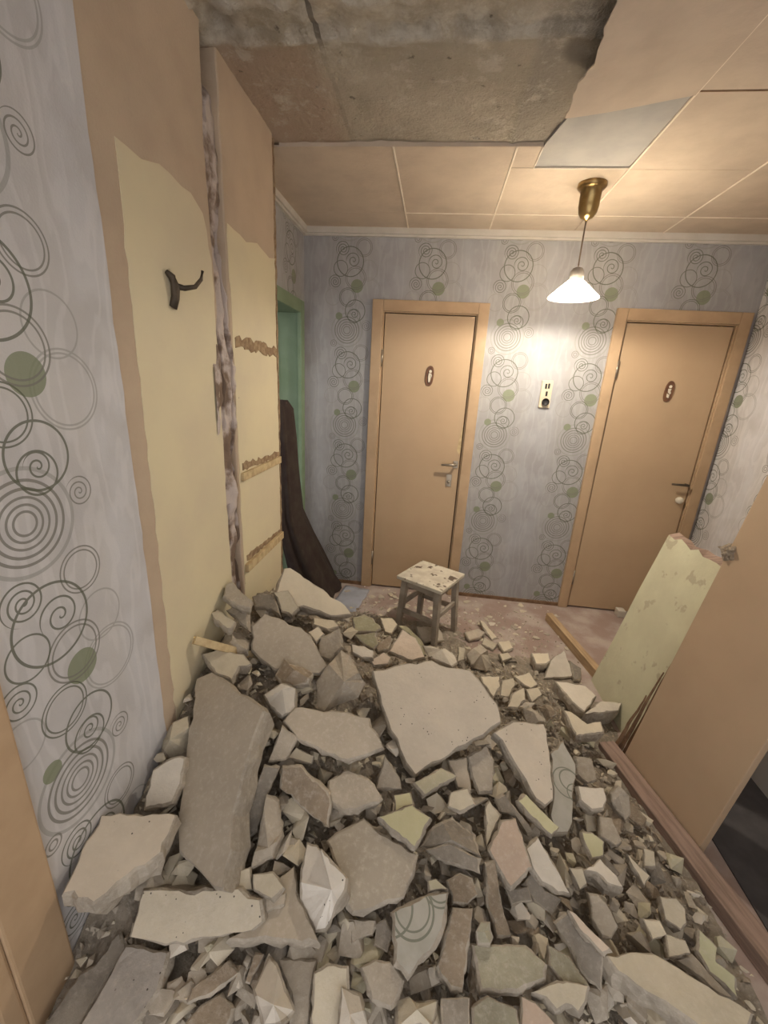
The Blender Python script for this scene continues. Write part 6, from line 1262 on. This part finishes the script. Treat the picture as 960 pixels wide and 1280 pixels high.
# pale green painted board piece behind it
A2 = Vector((1.955, -.86, 0)); e2 = Vector((.03, -1, 0)).normalized(); h2 = Vector((1, .03, 0)).normalized()
ph2 = math.radians(12.5); u2_ = Vector((0, 0, 1)) * math.cos(ph2) + h2 * math.sin(ph2); n2 = u2_.cross(e2)
if n2.x > 0: n2 = -n2
rnd = random.Random(9)
out = [(0, 0), (.46, 0), (.455, .4), (.43, .8), (.40, .93)]
top = []
for k in range(1, 9): top.append((.40 - .385 * k / 9, .935 + rnd.uniform(-.012, .012)))
out += top + [(.0, .93), (-.004, .6), (.004, .3)]
V = [A2 + e2 * p[0] + u2_ * p[1] for p in out] + [A2 + e2 * (p[0] + rnd.uniform(-.006, .006)) + u2_ * (p[1] + rnd.uniform(.0, .03) * (1 if p[1] > .9 else 0)) - n2 * .045 for p in out]
k = len(out)
Fc = [tuple(range(k)), tuple(range(2 * k - 1, k - 1, -1))] + [(i, k + i, k + (i + 1) % k, (i + 1) % k) for i in range(k)]
gb = obj('plaster_board', V, Fc, 'greenboard', mats=['greenboard', 'beam'], fmat=[0] + [1] * (k + 1))
tag(gb, 'pale green painted board piece leaning beside the far right door', 'board')
# strip of backing seen along its left side
V = [A2 + e2 * a_ + u2_ * b2 - n2 * c_ for c_ in (.046, .062) for a_, b2 in ((-.05, .02), (.2, .02), (.2, .9), (.01, .91), (-.03, .86))]
obj('backing_board', V, [(0, 1, 2, 3, 4), (9, 8, 7, 6, 5)] + [(i, 5 + i, 5 + (i + 1) % 5, (i + 1) % 5) for i in range(5)], 'tanboard', gb)
# crumpled knot at its top corner
def lump(name, c, r, mat, seed, label, cat, sq=(1, 1, 1), amp=.35):
    bm = bmesh.new(); bmesh.ops.create_icosphere(bm, subdivisions=3, radius=1)
    for v in bm.verts:
        q = v.co.copy(); f = 1 + amp * noise.noise(q * 1.8 + Vector((seed, 0, 0))) + amp * .5 * noise.noise(q * 4.5 + Vector((0, seed, 0)))
        v.co = Vector((q.x * sq[0], q.y * sq[1], q.z * sq[2])) * r * f
    me = bpy.data.meshes.new(name); bm.to_mesh(me); bm.free(); me.materials.append(MT[mat])
    o = bpy.data.objects.new(name, me); COL.objects.link(o); o.location = c
    return tag(o, label, cat)
lump('wadded_rag', A + uu * 1.03 + nn * .022, .030, 'brown', 3, 'small brown wad stuck at the top corner of the green board', 'rag', amp=.6)

# timber beam along the right side of the heap
bdir = Vector((2.045 - 1.862, -2.06 + 1.37, 0)).normalized(); bn = Vector((-bdir.y, bdir.x, 0))
if bn.x > 0: bn = -bn
o = oriented('timber_beam', Vector((1.805, -1.372, 0)), bdir, -bn if bdir.cross(-bn).z > 0 else bn, (0, 0, 1), (1.3, .078, .055), 'beam', 'long weathered pinkish timber beam along the right side of the heap', 'beam', .006)
if bdir.cross(-bn).z <= 0: pass
# small plank on the floor
p0, p1 = Vector((1.845, -.245, 0)), Vector((1.985, -.905, 0))
dv = (p1 - p0); L = dv.length; dv.normalize(); dn_ = Vector((-dv.y, dv.x, 0))
oriented('wood_plank', p0, dv, dn_, (0, 0, 1), (L, .045, .06), 'plankwood', 'short light plank on edge on the floor by the green board', 'plank', .003)
# lath leaning on the yellow wall, lower end in the heap
a0, a1 = Vector((.208, -1.86, .72)), Vector((.34, -1.70, .56))
dv = (a1 - a0); L = dv.length * 1.25; dv.normalize(); sd = dv.cross(Vector((1, 0, 0))).normalized(); nz_ = dv.cross(sd)
oriented('wood_lath', a0, dv, sd, nz_, (L, .026, .016), 'lath', 'short wooden lath leaning on the yellow wall above the tall slab', 'lath', .002)
# blue-grey sheet on the floor by the dark cloth
V, Fc = [], []
for j in range(11):
    for i in range(13):
        u_, v_ = i / 12, j / 10
        x = .30 + .20 * u_ + .05 * v_; y = -.42 + .36 * v_ - .03 * u_
        V.append((x + .012 * noise.noise((v_ * 5, 1, u_)), y, .006 + .010 * abs(noise.noise((x * 9, y * 9, 1)))))
for j in range(10):
    for i in range(12): Fc.append((j * 13 + i, j * 13 + i + 1, j * 13 + i + 14, j * 13 + i + 13))
so_ = obj('paper_sheet', V, Fc, 'papersheet', smooth=True)
md = so_.modifiers.new('thick', 'SOLIDIFY'); md.thickness = .002
tag(so_, 'blue-grey paper sheet on the floor at the foot of the dark cloth', 'paper')
# small white block by the far right door
tag(bevel_box('plaster_chunk', (2.40, 2.455, -.09, -.03, 0, .055), 'whiteg', None, .006), 'small white block on the floor at the far right door', 'rubble piece')
# dark stick lying on the cream slab
def stick(p, q, r, mat, label):
    o = tube('wood_stick', [p, (Vector(p) + Vector(q)) / 2 + Vector((.004, .003, .003)), q], [r, r * 1.1, r * .7], mat, None, 6)
    return tag(o, label, 'stick')

# ------------------------------------------------------------------ heap
def pile(x, y):
    x = min(max(x, PILE_X[0]), PILE_X[-1] - 1e-6); y = min(max(y, PILE_Y[-1] + 1e-6), PILE_Y[0])
    i = max(k for k in range(len(PILE_X) - 1) if PILE_X[k] <= x); j = max(k for k in range(len(PILE_Y) - 1) if PILE_Y[k] >= y)
    a_ = (x - PILE_X[i]) / (PILE_X[i + 1] - PILE_X[i]); b2 = (PILE_Y[j] - y) / (PILE_Y[j] - PILE_Y[j + 1])
    q = PILE_H
    return (1 - a_) * (1 - b2) * q[j][i] + a_ * (1 - b2) * q[j][i + 1] + (1 - a_) * b2 * q[j + 1][i] + a_ * b2 * q[j + 1][i + 1]
V, Fc = [], []
nx, ny = 110, 140
for j in range(ny + 1):
    y = -.45 - 2.5 * j / ny
    for i in range(nx + 1):
        x = XL + .005 + 1.75 * i / nx
        z = pile(x, y)
        q = z - min(.055, z * .55) + min(1, z / .08) * .022 * noise.noise((x * 16, y * 16, 0)) + .012 * noise.noise((x * 45, y * 45, 4))
        V.append((x, y, max(q, -.01) if z > .002 else -.012))
for j in range(ny):
    for i in range(nx):
        p = j * (nx + 1) + i; Fc.append((p, p + nx + 1, p + nx + 2, p + 1))
tag(obj('rubble_bed', V, Fc, 'bed'), 'grey-brown crumbled plaster and dust under the slabs', 'rubble', kind='stuff')

def slab_mesh(name, loc, th, seed, top, side, apex):
    rnd = random.Random(seed)
    n0 = len(loc); per = sum((Vector(loc[i]) - Vector(loc[(i + 1) % n0])).length for i in range(n0))
    seg = max(.012, min(.03, per / 36)); P = []
    amp = .25 if apex else max(.3, min(1.0, per / .9))
    for i in range(n0):
        a_, b2 = Vector(loc[i]), Vector(loc[(i + 1) % n0]); d = b2 - a_; L = d.length
        if L < 1e-4: continue
        nrm = Vector((d.y, -d.x)) / L; k = max(1, int(L / seg))
        ph_ = rnd.uniform(0, 50)
        for t in range(k):
            s = t / k; w = math.sin(math.pi * s)
            j_ = noise.noise((ph_ + s * L * 16, seed, 0)) * .012 * w * amp + rnd.uniform(-.0028, .0028) * amp * (1 if t else 0) - (rnd.uniform(.003, .008) * amp if t and rnd.random() < .08 else 0)
            P.append(a_ + d * s + nrm * j_)
    n = len(P); c = sum(P, Vector((0, 0))) / n
    size = max((p - c).length for p in P)
    ins = min(.006, size * .08)
    V = []; F2 = []; fm = []
    def ring(scale_in, z, jz, jr):
        for i, p in enumerate(P):
            d = (p - c); r = d.length or 1e-6
            q = p - d / r * (scale_in + rnd.uniform(-jr, jr))
            V.append((q.x, q.y, z + rnd.uniform(-jz, jz)))
    und = rnd.uniform(.10, .28)
    zt_ = [0.0] * n; sect = None
    if apex:
        ang = [math.atan2(p.y - apex[1], p.x - apex[0]) for p in P]
        m_ = 3
        st_ = rnd.randrange(n); sect = sorted({(st_ + round(q * n / m_) + rnd.randrange(-2, 3)) % n for q in range(m_)})
        av = Vector(apex)
        for q in range(len(sect)):
            i0, i1 = sect[q], sect[(q + 1) % len(sect)]
            va, vb = Vector((P[i0].x, P[i0].y, 0)) - av, Vector((P[i1].x, P[i1].y, 0)) - av
            nn_ = va.cross(vb)
            k = i0
            while k != i1:
                if k != i0 and abs(nn_.z) > 1e-7:
                    zt_[k] = max(-th * .55, min(apex[2] * .9, av.z - (nn_.x * (P[k].x - av.x) + nn_.y * (P[k].y - av.y)) / nn_.z))
                k = (k + 1) % n
    def ring2(scale_in, dz, jr):
        for i, p in enumerate(P):
            d = (p - c); r = d.length or 1e-6
            q = p - d / r * (scale_in + rnd.uniform(-jr, jr))
            V.append((q.x, q.y, zt_[i] + dz + rnd.uniform(-.0005, .0005)))
    ring2(ins, 0, ins * .3)
    ring2(0, -ins * .9, .001)
    ring(-.002, -th * (.62 if apex else .4), th * .06, .004)
    ring(min(size * .22, th * und), -th, th * .06, .005)
    for k in range(3):
        for i in range(n):
            j_ = (i + 1) % n; F2.append((k * n + i, (k + 1) * n + i, (k + 1) * n + j_, k * n + j_)); fm.append(1)
    F2.append(tuple(range(4 * n - 1, 3 * n - 1, -1))); fm.append(1)
    if apex:
        V.append(apex); a_i = len(V) - 1
        # mid ring between outline and apex for a faceted top
        for i in range(n):
            F2.append((i, (i + 1) % n, a_i)); fm.append(0)
    else:
        F2.append(tuple(range(n))); fm.append(0)
    me = bpy.data.meshes.new(name); me.from_pydata(V, [], F2)
    me.materials.append(MT[PIECE_MAT.get(top, top)]); me.materials.append(MT[PIECE_MAT.get(side, side)])
    for p, k in zip(me.polygons, fm): p.material_index = k
    me.update()
    bm = bmesh.new(); bm.from_mesh(me); bmesh.ops.triangulate(bm, faces=[f for f in bm.faces if len(f.verts) > 4]); bmesh.ops.recalc_face_normals(bm, faces=bm.faces[:]); bm.to_mesh(me); bm.free()
    return me
for k, (name, label, o_, n_, loc, th, top, side, ap) in enumerate(PIECES):
    me = slab_mesh(name, loc, th, k + 11, top, side, ap)
    ob = bpy.data.objects.new(name, me); COL.objects.link(ob)
    nv = Vector(n_).normalized(); t1 = Vector((0, 1, 0)).cross(nv).normalized(); t2 = nv.cross(t1)
    Mx = Matrix((t1, t2, nv)).transposed().to_4x4(); Mx.translation = Vector(o_); ob.matrix_world = Mx
    tag(ob, label, 'rubble piece')

# small chunks, one mesh per shape, shared
def hull(seed, flat=1.0, np_=11):
    rnd = random.Random(seed); bm = bmesh.new()
    for _ in range(np_):
        v = Vector((rnd.gauss(0, 1), rnd.gauss(0, 1), rnd.gauss(0, 1))).normalized() * rnd.uniform(.75, 1.1)
        bm.verts.new((v.x * 1.15, v.y * rnd.uniform(.7, 1), v.z * flat))
    r = bmesh.ops.convex_hull(bm, input=bm.verts[:])
    bmesh.ops.delete(bm, geom=[g for g in r['geom_interior'] if isinstance(g, bmesh.types.BMVert)], context='VERTS')
    return bm
def hull_mesh(seed, flat, mat):
    bm = hull(seed, flat); me = bpy.data.meshes.new('chunk'); bm.to_mesh(me); bm.free(); me.materials.append(MT[mat]); return me
CODE = {'g': 'grey', 'p': 'pale', 'c': 'creamg', 'y': 'yellowdust', 'w': 'whiteg', 'b': 'brown', 'd': 'dark'}
cache = {}
for (v, x, y, z, rz, tilt, r, mcode, lab) in SCATTER:
    key = (v, mcode)
    if key not in cache: cache[key] = hull_mesh(100 + v, (.35, .5, .7)[v % 3], CODE[mcode])
    ob = bpy.data.objects.new('plaster_chunk', cache[key]); COL.objects.link(ob)
    ob.location = (max(x, XL + r * 1.2), y, z); ob.rotation_euler = (tilt, tilt * .6, rz); ob.scale = (r, r, r)
    gp = 'small loose chunks in the heap'
    tag(ob, lab, 'rubble piece', gp)
fc = {}
for (v, x, y, rz, r, mcode, lab) in FLAKES:
    key = (v, mcode)
    if key not in fc: fc[key] = hull_mesh(300 + v, .16, CODE[mcode])
    ob = bpy.data.objects.new('plaster_flake', fc[key]); COL.objects.link(ob)
    ob.location = (x, y, r * .14); ob.rotation_euler = (0, 0, rz); ob.scale = (r, r, r)
    tag(ob, lab, 'plaster flake', 'plaster flakes on the floor')

# crumbs too many to count
rnd = random.Random(77)
tmpl = []
for s in range(5):
    bm = hull(500 + s, .6, 7); bm.verts.ensure_lookup_table(); bm.verts.index_update()
    tmpl.append(([v.co.copy() for v in bm.verts], [tuple(q.index for q in f.verts) for f in bm.faces])); bm.free()
V, Fc, fm = [], [], []
CM = ['grey', 'pale', 'brown']
for _ in range(9000):
    mi = rnd.choice((0, 0, 1, 1, 2))
    x, y = rnd.uniform(.2, 1.95), rnd.uniform(-2.7, -.2)
    z = pile(x, y)
    if x > 1.78 + (-1.36 - y) * .26 and y < -1.3: continue
    if x > 1.8 and y > -1.0 and rnd.random() < .7: continue
    r = rnd.choice((.004, .006, .008, .011, .014)) * (1 if z > .03 else .6)
    if z > .03: z = z - min(.045, z * .45) + rnd.uniform(-.01, .02)
    else: z = r * .3
    if z < .03 and rnd.random() < .45: continue
    vs, fs = tmpl[rnd.randrange(5)]; k = len(V); rot = Matrix.Rotation(rnd.uniform(0, 6.28), 3, 'Z') @ Matrix.Rotation(rnd.uniform(-.6, .6), 3, 'X')
    V += [rot @ (v * r) + Vector((x, y, z)) for v in vs]; Fc += [tuple(q + k for q in f) for f in fs]; fm += [mi] * len(fs)
tag(obj('plaster_crumbs', V, Fc, 'grey', mats=CM, fmat=fm), 'fine plaster crumbs scattered over the heap and floor', 'crumbs', kind='stuff')
